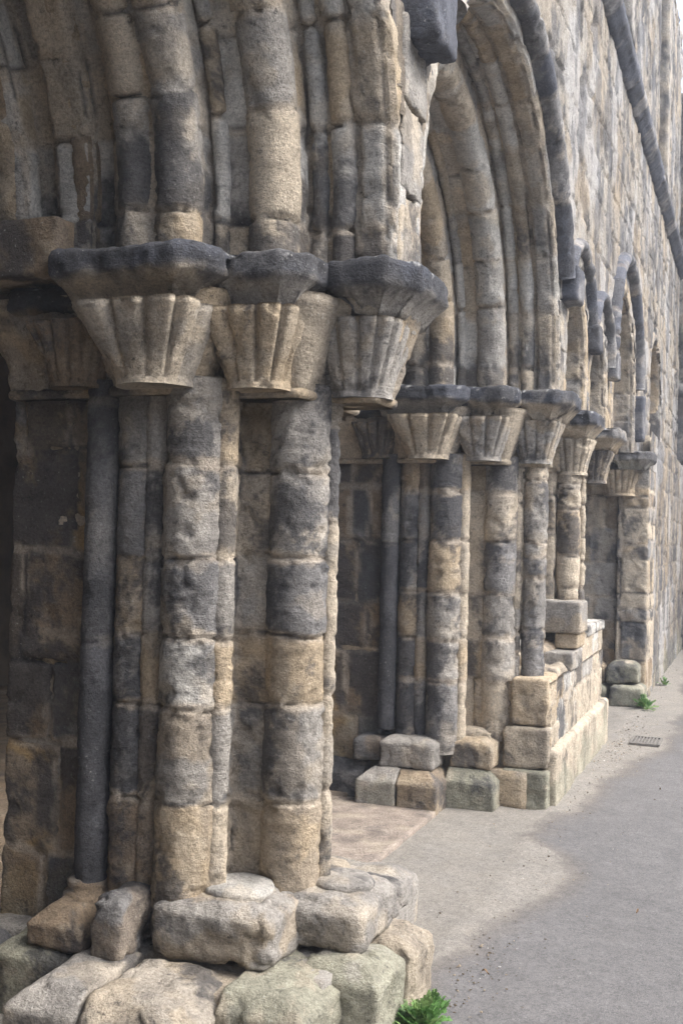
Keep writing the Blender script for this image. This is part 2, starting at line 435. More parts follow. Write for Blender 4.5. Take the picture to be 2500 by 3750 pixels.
def abacus(name, x0, x1, y0, y1, parent, seed, ch=.07, z0=ZB+.002, z1=ZA, label=None, mix=None, under=.085, soot=None, chl=None):
    """chamfered abacus slab: upright upper half, hollow chamfer below; z grid over a cut-cornered plan"""
    chl = ch if chl is None else chl
    poly = [(x0+chl, y0), (x1-ch, y0), (x1, y0+ch), (x1, y1-ch), (x1-ch, y1), (x0+chl, y1), (x0, y1-chl), (x0, y0+chl)]
    cx, cy = (x0+x1)/2, (y0+y1)/2
    # rings: underside chamfer, face, top
    pts, N, S, cor, L = resample(poly, .012)
    zz = [(-.0, 1.25, .0), (0, 1.0, 0), (.12, .86, 0), (.25, .62, 0), (.38, .34, 0), (.47, .1, 0), (.52, 0, 0), (.6, 0, 0), (.7, 0, 0), (.8, 0, 0), (.88, .0, 0), (.95, .06, 0), (1.0, .25, 0), (1.01, .7, 0), (1.015, 1.4, 0)]
    P = np.zeros((len(pts), len(zz), 3)); NN = np.zeros_like(P)
    for j, (t, k, _) in enumerate(zz):
        P[:, j, 0] = pts[:, 0]-N[:, 0]*under*k; P[:, j, 1] = pts[:, 1]-N[:, 1]*under*k; P[:, j, 2] = z0+(z1-z0)*t
        nz_ = 1.0 if t > .93 else (-.6 if t < .4 else 0)
        NN[:, j, :2] = N*(0.4 if nz_ > 0 else 1); NN[:, j, 2] = nz_
    Pf, Nf = flat(P), flat(NN)
    d = .010*fbm(Pf, 5, 4, seed)+.004*fbm(Pf, 22, 3, seed)-.022*sstep(.28, .6, fbm(Pf, 7, 2, seed+2))
    Q = Pf+Nf*d[:, None]
    # sooty weathered upper face, cleaner sheltered chamfer: the crust sits where rain and soot reach
    t = (Pf[:, 2]-z0)/(z1-z0); cr = sstep(.34, .58, t+.16*fbm(Pf, 8, 3, 2))[:, None]
    c = paint(Pf, np.full(len(Pf), seed), np.full(len(Pf), 9.), seed, mix or {'grey': .6, 'buff': 1, 'green': .3}, -.05, 0)
    top = paint(Pf, np.full(len(Pf), seed+1), np.full(len(Pf), 9.), seed, {'blue': 1, 'slate': .25}, .3 if soot is None else soot, 0)
    c = c*(1-cr)+top*cr
    sp = (sstep(.52, .62, fbm(Pf, 26, 2, 9))*sstep(.8, .95, t))[:, None]*.8; c = c*(1-sp)+np.array([.6, .6, .58])*sp
    nu, nv = P.shape[:2]
    F = [tuple(x) for x in grid_faces(nu, nv, True).tolist()]+[tuple(range(0, nu*nv, nv)), tuple(range(nv-1, nu*nv, nv))[::-1]]
    o = mesh(name, Q, F, STONE, parent, {'tint': c})
    if label: o['label'] = label
    return o
def lathe(name, cx, cy, prof, parent, seed, mix, soot=.2, label=None, amp=.005):
    nu = 72; a = np.linspace(0, 2*np.pi, nu, endpoint=False); prof = np.array(prof)
    prof[prof[:, 0] < .01, 0] = .0004
    P = np.zeros((nu, len(prof), 3))
    P[..., 0] = cx+np.cos(a)[:, None]*prof[None, :, 0]; P[..., 1] = cy+np.sin(a)[:, None]*prof[None, :, 0]; P[..., 2] = prof[None, :, 1]
    N = np.stack([np.cos(a)[:, None]+0*P[..., 0], np.sin(a)[:, None]+0*P[..., 0], 0*P[..., 0]], -1)
    Pf, Nf = flat(P), flat(N); Q = Pf+Nf*(amp*fbm(Pf, 9, 4, seed)*np.tile(prof[:, 0] > .03, nu))[:, None]; Q[:, 2] += amp*.6*fbm(Pf, 14, 3, seed+1)
    c = paint(Pf, np.full(len(Pf), seed), np.full(len(Pf), 9.), seed, mix, soot, 0)
    nz = len(prof); F = grid_faces(nu, nz, True)
    o = mesh(name, Q, F, STONE, parent, {'tint': c})
    if label: o['label'] = label
    return o

MIXP = {'grey': 1.0, 'tan': .8, 'buff': .8, 'slate': .5, 'ochre': .15}
MIXLOW = {'tan': 1.0, 'buff': .6, 'grey': .5, 'brown': .3}
def soot_pier(P):
    # crust heaviest in bands at mid height and away from the washed foot
    z = P[:, 2]; return .16+.17*np.exp(-((z-1.35)/.38)**2)+.03*np.exp(-((z-.85)/.2)**2)-.12*sstep(.62, .42, z)

J1 = [.70, 1.015, 1.25, 1.515, 1.82]
J2 = [.73, .99, 1.275, 1.587, 1.886]
PT = {1: ([('tan', 0), ('grey', .25), ('tan', 0), ('slate', .22), ('grey', .14), ('grey', .08)],
          [('tan', .04), ('grey', .12), ('pale', .08), ('slate', .16), ('grey', .10), ('grey', .1)],
          [('brown', .1), ('tan', .3), ('tan', .1), ('grey', .22), ('grey', .05), ('grey', .2)],
          [('brown', .1), ('slate', .4), ('slate', .42), ('tan', .05), ('slate', .12), ('grey', .1)],
          [('buff', .0), ('grey', .05), ('tan', .0), ('grey', .12), ('buff', .05), ('tan', .1)]),
      2: ([('buff', .06), ('grey', .14), ('grey', .22), ('slate', .25), ('buff', .2), ('grey', .2)],
          [('slate', .25), ('grey', .3), ('grey', .2), ('tan', .28), ('slate', .2), ('slate', .4)],
          [('slate', .2), ('tan', .2), ('grey', .3), ('slate', .2), ('grey', .1), ('brown', .1)],
          [('slate', .25), ('grey', .3), ('tan', .2), ('slate', .3), ('slate', .15), ('tan', .15)],
          [('buff', .0), ('tan', .12), ('buff', .08), ('buff', .05), ('buff', .0), ('tan', .08)])}
PT[0] = PT[1]
def big_pier(idx, label, seed, fine=1.0, m3shaft=False, zf=.40, detail=True):
    J = J2 if idx == 2 else J1; T3, T2, TF, T1, TC = PT[idx]
    Yc = PIERS[idx]; Y = lambda d: Yc+d
    root = empty('stone_pier', (-1.9, Yc, 0), label, 'stone pier')
    st = .009*fine; both = (-1, 1)
    core_mix = {'buff': 1, 'tan': .8, 'grey': .6, 'slate': .3}
    dark_mix = {'brown': 1, 'ochre': .35, 'slate': .5}
    def soot_core(P): return .14+.2*sstep(-2.0, -2.3, P[:, 0])+.06*np.sin(P[:, 2]*4)
    sweep_v('masonry_core', core_plan(Yc), zf-.1, ZI+.05, st*1.2, st*1.2, 'corners', .31, seed, root, core_mix, .12, wob=.010, joints=J, tints=TC)
    # dark inner jamb face, coursed; recess shade is put into its mix
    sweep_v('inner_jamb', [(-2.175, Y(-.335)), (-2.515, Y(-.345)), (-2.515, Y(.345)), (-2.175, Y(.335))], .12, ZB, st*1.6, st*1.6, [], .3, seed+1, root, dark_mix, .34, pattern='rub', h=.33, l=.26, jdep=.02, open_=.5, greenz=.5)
    for s in both:
        fr = (s == -1) and detail
        stp = st if fr else .022
        k = seed+(5 if s > 0 else 0)
        shaft('shaft', -1.48 if s < 0 else -1.55, Y(.115*s), .104, zf-.05, ZI+.04, k+11, root, MIXP, .2, step=stp, joints=J, tints=T3)
        shaft('shaft', -1.765, Y(.34*s), .107, zf-.12, ZI+.04, k+12, root, MIXP, .2, step=stp, joints=J, tints=T2)
        shaft('fillet_shaft', -1.905, Y(.355*s), .043, zf-.12, ZI+.04, k+13, root, MIXP, .22, step=stp, joints=J, tints=TF, amp=.7, label='slim upright roll between the two thicker shafts')
        shaft('shaft', -1.985, Y(.33*s), .078, zf-.12, ZI+.04, k+14, root, {'brown': .6, 'grey': 1, 'slate': 1, 'tan': .3}, .34, step=stp, joints=J, tints=T1, amp=1.3)
        shaft('detached_shaft', -2.115, Y(.37*s), .058, zf, ZI+.04, k+15, root, {'slate': .3, 'soot': 1}, .3, step=stp, vh=.9, amp=.5, mort=.25, label='slender dark shaft standing clear of the wall')  # dark shaft tint deepened with the shade of the recess
        shaft('fillet_shaft', -1.665, Y(.325*s), .043, zf-.1, ZI+.04, k+16, root, {'buff': 1, 'grey': 1}, .12, step=stp, joints=J, tints=TC, amp=.8)
        if s < 0:
            shaft('fillet_shaft', -1.382, Y(-.07), .033, zf-.1, ZI+.04, k+17, root, {'buff': 1, 'grey': .6}, .2, step=stp*1.1, vh=.3, amp=.9)
    if m3shaft:
        shaft('shaft', -1.28, Y(-.02), .074, .68, ZI+.02, seed+31, root, MIXP, .14, step=.011, vh=.27, label='detached outer shaft rising from the ruined wall')
    shaft('fillet_shaft', -1.415, Y(-.02), .03, zf-.1, ZI+.04, seed+32, root, {'buff': 1, 'tan': .6}, .2, step=st, vh=.3, amp=1.0)
    # capital band that ties the bells together
    cb = [(-1.215, -.10), (-1.42, -.10), (-1.42, -.275), (-1.72, -.275), (-1.72, -.415), (-2.06, -.415), (-2.06, -.38), (-2.50, -.38)]
    cbp = [(x, Yc+y) for i, (x, y) in enumerate(cb)]+[(x, Yc-y) for i, (x, y) in reversed(list(enumerate(cb)))]
    def flare(Q, P, N): return Q+N*(.09*((P[:, 2]-ZI)/(ZB-ZI)))[:, None]
    cmix = {'grey': .6, 'buff': 1, 'tan': .5}
    cap = sweep_v('capital', cbp, ZI+.0, ZB+.06, .014, .014, [.66], 3, seed+40, root, cmix, -.1, mort=0, extra=flare)
    def rnd(Q, P, N): return Q+N*(.016*np.sqrt(np.clip(1-((P[:, 2]-ZI)/.018)**2, 0, 1)))[:, None]
    sweep_v('necking_ring', cbp, ZI-.018, ZI+.018, .014, .0045, [.66], 3, seed+41, cap, cmix, .1, mort=0, amp=.6, extra=rnd)
    near_b = [(-1.295, -.035, .102, .178), (-1.555, -.305, .10, .185), (-1.865, -.46, .12, .225)]
    for i, (x, dy, rb, hb) in enumerate(near_b):
        for s in both:
            if i == 0 and s > 0: continue
            bell('bell', x, Y(dy if s < 0 else -dy), rb, hb, cap, seed+50+i+(4 if s > 0 else 0), {'grey': .5, 'buff': 1, 'tan': .6}, -.08 if i else .06, nf=[4, 3, 3][i])
    for s in both:
        bell('bell', -2.2, Y(.40*s), .09, .15, cap, seed+60, {'brown': 1, 'tan': .3}, .12, nf=4, z0=ZI+.01, z1=ZB-.03)
    # abaci: three stepping slabs each side, the nose slab shared
    abacus('abacus', -1.36, -1.035, Y(-.265), Y(.265), cap, seed+70, ch=.10, chl=.015)
    for s in both:
        a, b = sorted((Y(.14*s), Y(.475*s))); abacus('abacus', -1.78, -1.335, a, b, cap, seed+71+s, ch=.08, chl=.01)
        a, b = sorted((Y(.25*s), Y(.645*s))); abacus('abacus', -2.19, -1.60, a, b, cap, seed+75+s, ch=.10, chl=.03, under=.12)
        a, b = sorted((Y(.25*s), Y(.50*s))); abacus('abacus', -2.48, -2.10, a, b, cap, seed+79+s, ch=.03, chl=.05, mix={'brown': 1}, z0=ZB-.06, z1=ZA-.08, soot=.6)
    return root, cap

# ------------------------------------------------------------------ pier nearest the camera
p1, cap1 = big_pier(1, 'nearest clustered stone pier with three scalloped capitals and worn base blocks', 101)
BM = {'buff': 1, 'tan': .4, 'grey': .5}
# base blocks under the missing shafts
def slope(front=.0, left=.0):
    def g(P, h):
        t = (P[:, 2]/h[2]+1)/2
        P[:, 1] += front*t*(P[:, 1] < 0); P[:, 0] += left*t*(P[:, 0] < 0); return P
    return g
b = rblock('base_block', -1.82, -1.385, 3.11, 3.60, .225, .415, p1, 201, 'buff', r=.07, res=.011, amp=.026, chamf=.035, mix=BM, soot=-.2)
lathe('base_ring', -1.59, 3.315, [(.14, .34), (.135, .375), (.118, .385), (.112, .395), (.114, .405), (.118, .42), (.112, .432), (.09, .437), (.05, .438), (.002, .438)], b, 202, {'pale': 1, 'grey': .6}, .0)
b = rblock('base_block', -1.50, -1.16, 3.33, 3.72, .24, .405, p1, 203, 'grey', r=.06, res=.011, amp=.02, chamf=.035, mix={'grey': 1, 'buff': .9, 'green': .4}, soot=.02)
lathe('base_ring', -1.31, 3.555, [(.13, .33), (.122, .365), (.104, .372), (.098, .385), (.106, .40), (.108, .412), (.1, .424), (.08, .43), (.05, .432), (.002, .432)], b, 204, {'grey': 1, 'slate': .8}, .2)
rblock('base_block', -1.36, -1.165, 3.68, 3.86, .24, .37, p1, 205, 'grey', r=.05, res=.014, amp=.018, chamf=.03, mix={'grey': 1, 'green': .4}, soot=-.05)
rblock('base_block', -1.98, -1.86, 3.02, 3.35, .22, .42, p1, 206, 'brown', r=.03, res=.011, amp=.03, chamf=.02, mix={'brown': 1, 'slate': .6}, soot=.2)
b = rblock('base_block', -2.235, -2.02, 3.04, 3.40, .22, .355, p1, 207, 'brown', r=.02, res=.011, amp=.018, chamf=.06, mix={'brown': 1, 'slate': .6, 'tan': .3}, soot=.2)
lathe('base_ring', -2.125, 3.235, [(.09, .33), (.085, .36), (.066, .37), (.07, .385), (.072, .40), (.06, .41), (.002, .412)], b, 208, {'grey': 1, 'brown': .6}, .1)
# plinth stones
GM = {'buff': .8, 'grey': .6, 'green': .4, 'tan': .5}
rblock('plinth_stone', -2.09, -1.835, 2.73, 3.20, -.03, .235, p1, 210, 'green', chx=(1, 0), r=.03, res=.012, amp=.022, chamf=.07, mix=GM, soot=-.1)
rblock('plinth_stone', -1.822, -1.47, 2.72, 3.18, -.03, .23, p1, 211, 'pale', chx=(0, 1), r=.05, res=.012, amp=.026, chamf=.07, mix={'buff': 1, 'grey': .8, 'pale': .4}, soot=.02)
rblock('lead_seam', -1.842, -1.812, 2.76, 3.0, -.02, .205, p1, 219, 'slate', r=.012, res=.012, amp=.004, chamf=.04, mix={'slate': 1, 'grey': .5}, soot=0)
rblock('plinth_stone', -1.485, -1.19, 2.93, 3.42, -.03, .236, p1, 212, 'green', chx=(0, 1), r=.03, res=.012, amp=.022, chamf=.06, mix={'green': .5, 'grey': .8, 'buff': .7}, soot=-.1)
rblock('plinth_stone', -1.36, -1.06, 3.22, 3.50, -.03, .25, p1, 213, 'green', r=.03, res=.012, amp=.02, chamf=.05, mix={'green': .6, 'grey': .8, 'buff': .6}, soot=-.1, greenz=.12)
rblock('plinth_stone', -1.30, -1.045, 3.51, 3.78, -.03, .25, p1, 214, 'grey', r=.03, res=.014, amp=.02, chamf=.05, mix={'grey': 1, 'green': .4, 'buff': .7}, soot=-.1)
rblock('mortar_bed', -2.24, -1.40, 3.33, 3.9, .15, .385, p1, 221, 'grey', r=.05, res=.02, amp=.02, mix={'buff': 1, 'grey': 1}, soot=-.1)
rblock('mortar_bed', -2.05, -1.24, 2.98, 3.6, 0, .20, p1, 220, 'grey', r=.04, res=.018, amp=.012, mix={'brown': .5, 'grey': 1, 'buff': .6}, soot=-.1)
rblock('plinth_stone', -2.36, -2.05, 3.02, 3.32, -.03, .225, p1, 215, 'green', r=.025, res=.014, amp=.016, chamf=.04, mix={'green': 1, 'brown': .5}, soot=.1)
rblock('plinth_stone', -2.62, -2.365, 3.0, 3.32, -.03, .21, p1, 216, 'brown', r=.025, res=.014, amp=.016, chamf=.04, mix={'brown': 1, 'slate': .6}, soot=.2)
rblock('plinth_bed', -2.56, -1.22, 3.16, 4.04, -.03, .222, p1, 217, 'brown', r=.02, res=.03, amp=.012, mix={'brown': .8, 'grey': 1, 'tan': .3}, soot=.0)
rblock('plinth_stone', -2.1, -1.3, 4.0, 4.45, -.03, .24, p1, 218, 'green', r=.03, res=.03, amp=.02, chamf=.06, mix=GM, soot=-.1)

# ------------------------------------------------------------------ second pier
p2, cap2 = big_pier(2, 'second clustered stone pier joined to the low ruined wall', 301, fine=1.5, m3shaft=True, zf=.42)
D = 3.2
def blk(*a, **k): return rblock(*a, **k)
for (x0, x1, y0, y1, z0, z1, sd_, mx) in [
    (-2.09, -1.75, 6.23, 6.75, .22, .40, 401, {'grey': 1, 'brown': .7, 'buff': .3}),
    (-1.70, -1.44, 6.41, 6.9, .22, .40, 402, {'tan': 1, 'buff': 1}),
    (-2.30, -2.11, 6.34, 6.7, .22, .38, 403, {'brown': 1, 'slate': .8})]:
    rblock('base_block', x0, x1, y0, y1, z0, z1, p2, sd_, 'grey', r=.04, res=.015, amp=.016, chamf=.03, mix=mx, soot=.0)
for (x0, x1, y0, y1, z0, z1, sd_, mx) in [
    (-2.20, -1.953, 6.13, 6.6, -.02, .225, 411, {'grey': 1, 'green': .6, 'slate': .3}),
    (-1.95, -1.70, 6.13, 6.6, -.02, .225, 412, {'brown': .5, 'tan': .8, 'buff': .6}),
    (-1.71, -1.41, 6.34, 6.8, -.02, .225, 413, {'green': 1.4, 'grey': .5}),
    (-2.60, -2.22, 6.34, 6.7, -.02, .21, 414, {'slate': 1, 'brown': .6, 'green': .5})]:
    rblock('plinth_stone', x0, x1, y0, y1, z0, z1, p2, sd_, 'grey', chx=(sd_ in (411, 414), sd_ in (412, 413)), r=.014, res=.014, amp=.012, chamf=.07, mix=mx, soot=.0)
rblock('plinth_bed', -2.5, -1.25, 6.5, 7.3, -.02, .215, p2, 415, 'brown', r=.02, res=.05, amp=.012, mix={'brown': .8, 'grey': 1, 'tan': .3}, soot=.0)
rblock('mortar_bed', -2.06, -1.48, 6.52, 7.1, .20, .44, p2, 416, 'brown', r=.04, res=.02, amp=.03, mix={'buff': .8, 'grey': 1, 'tan': .5}, soot=.05)

# unseen pier beyond the left edge, same kind; put in to block light
p0, cap0 = big_pier(0, 'unseen clustered stone pier before the first arch, put in to block light', 501, fine=3.5, detail=False)

# ------------------------------------------------------------------ arches
def big_arch(Yc, label, seed, vst):
    root = empty('stone_arch', (WX, Yc, ZA), label, 'arch')
    stilt = .14
    poly = [(1.56, WX+.012), (1.455, WX+.012), (1.43, WX-.015), (1.43, -1.275), (1.45, -1.29), (1.45, -1.45), (1.26, -1.45), (1.26, -1.72), (1.09, -1.72), (1.09, -2.02), (1.15, -2.02), (1.15, -2.10), (1.10, -2.10), (1.10, -2.26), (1.16, -2.26), (1.16, -2.34), (1.06, -2.34), (1.06, BACK), (1.6, BACK), (1.6, WX-.1), (1.56, WX-.1)]
    def so_(P): return -.12+.40*sstep(ZA+.5, ZA+.05, P[:, 2])+.06*fbm(P, 1.5, 2, seed)
    mixa = {'tan': .5, 'buff': 1.2, 'grey': .6, 'pale': 1}
    arch_sweep('arch_masonry', poly, Yc, ZA, stilt, 1.3, .016, vst*1.3, .36, seed, root, mixa, so_, jdep=.016, open_=.5, amp=.8, vj=(.232, 0))
    for i, (r, x, q, mx, vh) in enumerate([
        (1.462, -1.325, .046, mixa, 0), (1.455, -1.412, .034, mixa, 0),
        (1.305, -1.52, .088, mixa, .04), (1.255, -1.69, .03, mixa, .04),
        (1.13, -1.785, .078, {'tan': .8, 'buff': 1, 'grey': .4}, .10), (1.13, -1.93, .078, {'tan': .8, 'buff': 1, 'grey': .4}, .10),
        (1.15, -2.15, .05, {'brown': 1, 'tan': .5}, .02), (1.09, -2.42, .05, {'brown': 1, 'tan': .5}, .07)]):
        o = arch_sweep('roll_moulding', circ(r, x, q, max(12, int(2*math.pi*q/.012))), Yc, ZA, stilt, r, .5, vst, .3, seed+10+i, root, mx, so_, cuts=[], jdep=.026, open_=.6, amp=.7, vj=(.232, vh))
    return root
a1 = big_arch(5.20, 'large round arch with rolled mouldings between the two nearest piers', 601, .018)
a0 = big_arch(2.00, 'large round arch springing up and out of view from the nearest pier', 631, .013)

def hood(name, Yc, zc, r, seed, label, lo=20, w=.10, x=WX-.02, pr=.115, g=None, hi=None):
    # drip moulding: outer square, inner chamfer, projecting from the wall
    poly = [(r-.5*w, x)]+[(r-.5*w*math.cos(R_(q)), x+pr*(.25+.75*math.sin(R_(q)))) for q in range(0, 181, 15)]+[(r+.5*w, x)]
    o = arch_sweep(name, poly, Yc, zc, 0, r, .014, .022, .55, seed, None, {'blue': 1, 'slate': .7}, .25, cuts=[], a0=-8 if lo < 0 else lo, a1=180-(hi or lo), mort=.25, jdep=.012, mat=SLATE)
    setp(o, label, 'hood mould', g); return o
hood('hood_mould', 5.20, ZA+.16, 1.565, 651, 'large dark hood mould round the big arch', 20, w=.13, pr=.13, hi=36)
hood('hood_mould', 2.00, ZA+.16, 1.565, 652, 'dark hood mould over the arch that springs from the nearest pier', 36, w=.13, pr=.13)
o = rblock('hood_stop', WX-.05, WX+.13, 3.50, 3.745, 3.30, 4.05, None, 653, 'blue', r=.035, res=.014, amp=.016, mix={'blue': 1, 'slate': .4}, soot=.2, mat=SLATE)
setp(o, 'blocky dark hood stop on the wall above the nearest capitals', 'hood stop')
o = rblock('hood_stop', WX-.05, WX+.12, 6.68, 6.93, 3.08, 3.30, None, 654, 'blue', r=.04, res=.018, amp=.014, mix={'blue': 1, 'slate': .4}, soot=.2, mat=SLATE)
setp(o, 'dark hood stop at the foot of the large hood mould above the second pier', 'hood stop')

# small arches further on: Yc, opening radius, spring z, stilt
SMALL = [(7.36, .39, 'narrow arch just beyond the second pier', 2.89, .50), (8.47, .40, 'narrow arch between the third and fourth capitals', 2.80, .47), (10.15, .84, 'wider moulded arch ending on the square ashlar pier', 3.14, .98)]
for i, (Yc, r, lb, zc, hr) in enumerate(SMALL):
    root = empty('stone_arch', (WX, Yc, ZA), lb, 'arch')
    st = zc-ZA if i < 2 else .50
    poly = [(r+.15, WX+.016), (r+.02, WX+.016), (r, WX-.01), (r, -1.48), (r-.07, -1.48), (r-.07, -1.9), (r-.12, -1.9), (r-.12, BACK), (r+.2, BACK), (r+.2, WX-.1), (r+.15, WX-.1)] if i < 2 else \
        [(r+.2, WX+.016), (r+.04, WX+.016), (r+.02, WX-.01), (r+.02, -1.33), (r-.1, -1.33), (r-.1, -1.6), (r-.22, -1.6), (r-.22, BACK), (r+.22, BACK), (r+.22, WX-.1), (r+.2, WX-.1)]
    arch_sweep('arch_masonry', poly, Yc, ZA-.02, st, r, .018, .02, .3, 661+i, root, {'tan': .7, 'buff': 1, 'grey': .7}, .06, jdep=.014, amp=.8)
    if i == 2:
        arch_sweep('roll_moulding', circ(r-.06, -1.39, .055, 16), Yc, ZA-.02, st, r, .5, .022, .3, 681, root, {'tan': 1, 'grey': .7}, .15, cuts=[])
        arch_sweep('roll_moulding', circ(r-.20, -1.65, .055, 16), Yc, ZA-.02, st, r, .5, .022, .3, 682, root, {'tan': 1, 'grey': .7}, .15, cuts=[])
HG = None
hood('hood_mould', 7.38, 3.06, .52, 655, 'small dark hood mould over the narrow arch beyond the second pier', 4, w=.10, pr=.10)
hood('hood_mould', 8.50, 2.98, .50, 656, 'small dark hood mould over the narrow arch between third and fourth capitals', 4, w=.10, pr=.10)
hood('hood_mould', 10.16, 3.10, 1.06, 657, 'dark hood mould over the wider arch before the square pier', 2, w=.13, pr=.12)
for (y, z, h_, s_, lb) in [(7.94, 2.96, .2, 658, 'small rounded hood stop between the two narrow arches'), (9.06, 2.92, .22, 659, 'small rounded hood stop between the narrow arch and the wider arch'), (11.23, 2.62, .45, 660, 'worn flared hood stop on the corner of the square pier')]:
    o = rblock('hood_stop', WX-.04, WX+.10, y-.09, y+.09, z, z+h_, None, s_, 'blue', r=.04, res=.02, amp=.012, mix={'blue': 1, 'slate': .6}, soot=.2, mat=SLATE)
    setp(o, lb, 'hood stop')

# ------------------------------------------------------------------ third and fourth piers (slim), fifth square pier
def slim_pier(Yc, label, seed, has_shaft, xf, z0):
    root = empty('stone_pier', (-1.7, Yc, 0), label, 'stone pier')
    sweep_v('masonry_core', [(-1.33, Yc-.15), (-2.5, Yc-.15), (-2.5, Yc+.15), (-1.33, Yc+.15)], 0, ZA-.1, .022, .022, [], .3, seed, root, {'tan': 1, 'buff': 1, 'slate': .3}, .15, pattern='rub', h=.27, l=.4)
    if has_shaft:
        shaft('shaft', -1.25, Yc-.05, .085, z0, ZI+.03, seed+1, root, {'tan': 1, 'buff': 1, 'grey': .6}, .16, step=.013, vh=.26)
        shaft('fillet_shaft', -1.17, Yc+.05, .03, z0, ZI+.0, seed+2, root, {'buff': 1}, .1, step=.013, vh=.26, amp=1.4)
    cap = sweep_v('capital', [(-1.30, Yc-.17), (-2.4, Yc-.17), (-2.4, Yc+.17), (-1.30, Yc+.17)], ZI+.02, ZB, .022, .022, [], 3, seed+3, root, {'tan': 1, 'buff': .5}, .1, mort=0)
    bell('bell', -1.24, Yc-.03, .10, .165, cap, seed+4, {'buff': 1, 'tan': .7, 'grey': .4}, .1 if has_shaft else .35, nf=4, sx=1.0)
    bell('bell', -1.62, Yc-.03, .13, .165, cap, seed+5, {'buff': .6, 'tan': 1}, .05 if has_shaft else .3, nf=2)
    abacus('abacus', -1.9, xf, Yc-.27, Yc+.24, cap, seed+6, ch=.05, mix={'tan': 1, 'buff': .4})
    return root
slim_pier(7.92, 'slim round shaft and capital standing behind the loose squared block', 701, True, -1.04, .75)
slim_pier(9.02, 'dark fluted capital without a shaft, at the back of the ruined wall', 721, False, -1.0, 0)
# fifth, square ashlar pier
p5 = empty('stone_pier', (-1.4, 11.5, 0), 'square ashlar pier of tan blocks with one capital at the path', 'stone pier')
ASH = {'tan': 1, 'buff': 1.2, 'ochre': .12, 'brown': .5, 'slate': .35, 'grey': .4}
sweep_v('outer_masonry', [(-1.00, 11.34), (-1.31, 11.34), (-1.31, 12.1), (-1.00, 12.1)], .1, 2.36, .02, .02, [.27], .29, 741, p5, ASH, .10, jdep=.016, wob=.004, greenz=.25)
sweep_v('inner_masonry', [(-1.315, 11.44), (-1.90, 11.44), (-1.90, 12.0), (-1.315, 12.0)], .1, 2.36, .02, .02, [], .28, 742, p5, ASH, .18, pattern='rub', h=.29, l=.33, jdep=.016, wob=.004)
cap5 = sweep_v('capital', [(-1.15, 11.33), (-1.6, 11.33), (-1.6, 11.8), (-1.15, 11.8)], ZI+.02, ZB, .03, .03, [], 3, 743, p5, {'tan': 1}, .1, mort=0)
bell('bell', -1.29, 11.33, .14, .19, cap5, 744, {'tan': 1, 'brown': .5}, .1, nf=5)
abacus('abacus', -1.36, -.95, 11.06, 11.6, cap5, 745, ch=.05)
abacus('abacus', -1.7, -1.37, 11.06, 11.6, cap5, 746, ch=.05, mix={'tan': 1}, soot=0)
rblock('base_block', -1.36, -1.05, 11.12, 11.5, .20, .42, p5, 747, 'buff', r=.05, res=.025, amp=.03, chamf=.05, mix={'buff': 1, 'green': .5}, soot=.05)
rblock('base_block', -1.60, -1.39, 11.2, 11.5, .18, .40, p5, 748, 'brown', r=.05, res=.025, amp=.02, chamf=.05, mix={'brown': 1, 'tan': .5}, soot=.05)
rblock('plinth_stone', -1.32, -1.0, 11.0, 11.5, -.02, .2, p5, 749, 'green', r=.04, res=.025, amp=.02, chamf=.03, mix={'green': 1}, soot=.05)
rblock('plinth_stone', -1.62, -1.36, 11.06, 11.5, -.02, .2, p5, 750, 'green', r=.04, res=.025, amp=.02, chamf=.05, mix={'green': 1, 'buff': .4}, soot=.05)
rblock('plinth_bed', -2.0, -1.1, 11.4, 12.1, -.02, .19, p5, 751, 'green', r=.03, res=.05, amp=.01, mix={'green': 1}, soot=.05)

# ------------------------------------------------------------------ the range wall (upper wall + low wall beyond the square pier)
wall = empty('ruined_wall', (WX, 9, 0), 'tall weathered masonry wall carrying the arches and running away down the path', 'wall')
def in_open(y, z):
    r = (((y-5.2)**2+np.maximum(z-ZA-.16, 0)**2) < 1.5**2) | (((y-2.0)**2+np.maximum(z-ZA-.16, 0)**2) < 1.5**2)
    for (Yc, q, lb, zc, hr) in SMALL:
        zz = zc if q < .5 else ZA+.48
        r |= ((y-Yc)**2+np.maximum(z-zz, 0)**2) < (q+.09)**2
    r |= ((y-.4-(-1.6))**2+np.maximum(z-ZA-.16, 0)**2) < 0
    r &= z < 4.3
    r |= ((np.abs(y-3.6) < .10) | (np.abs(y-6.8) < .10)) & (z < 3.36)
    r |= (((y-13.5)**2+np.maximum(z-3.28, 0)**2) < .76**2) & (z > 2.66)
    return r
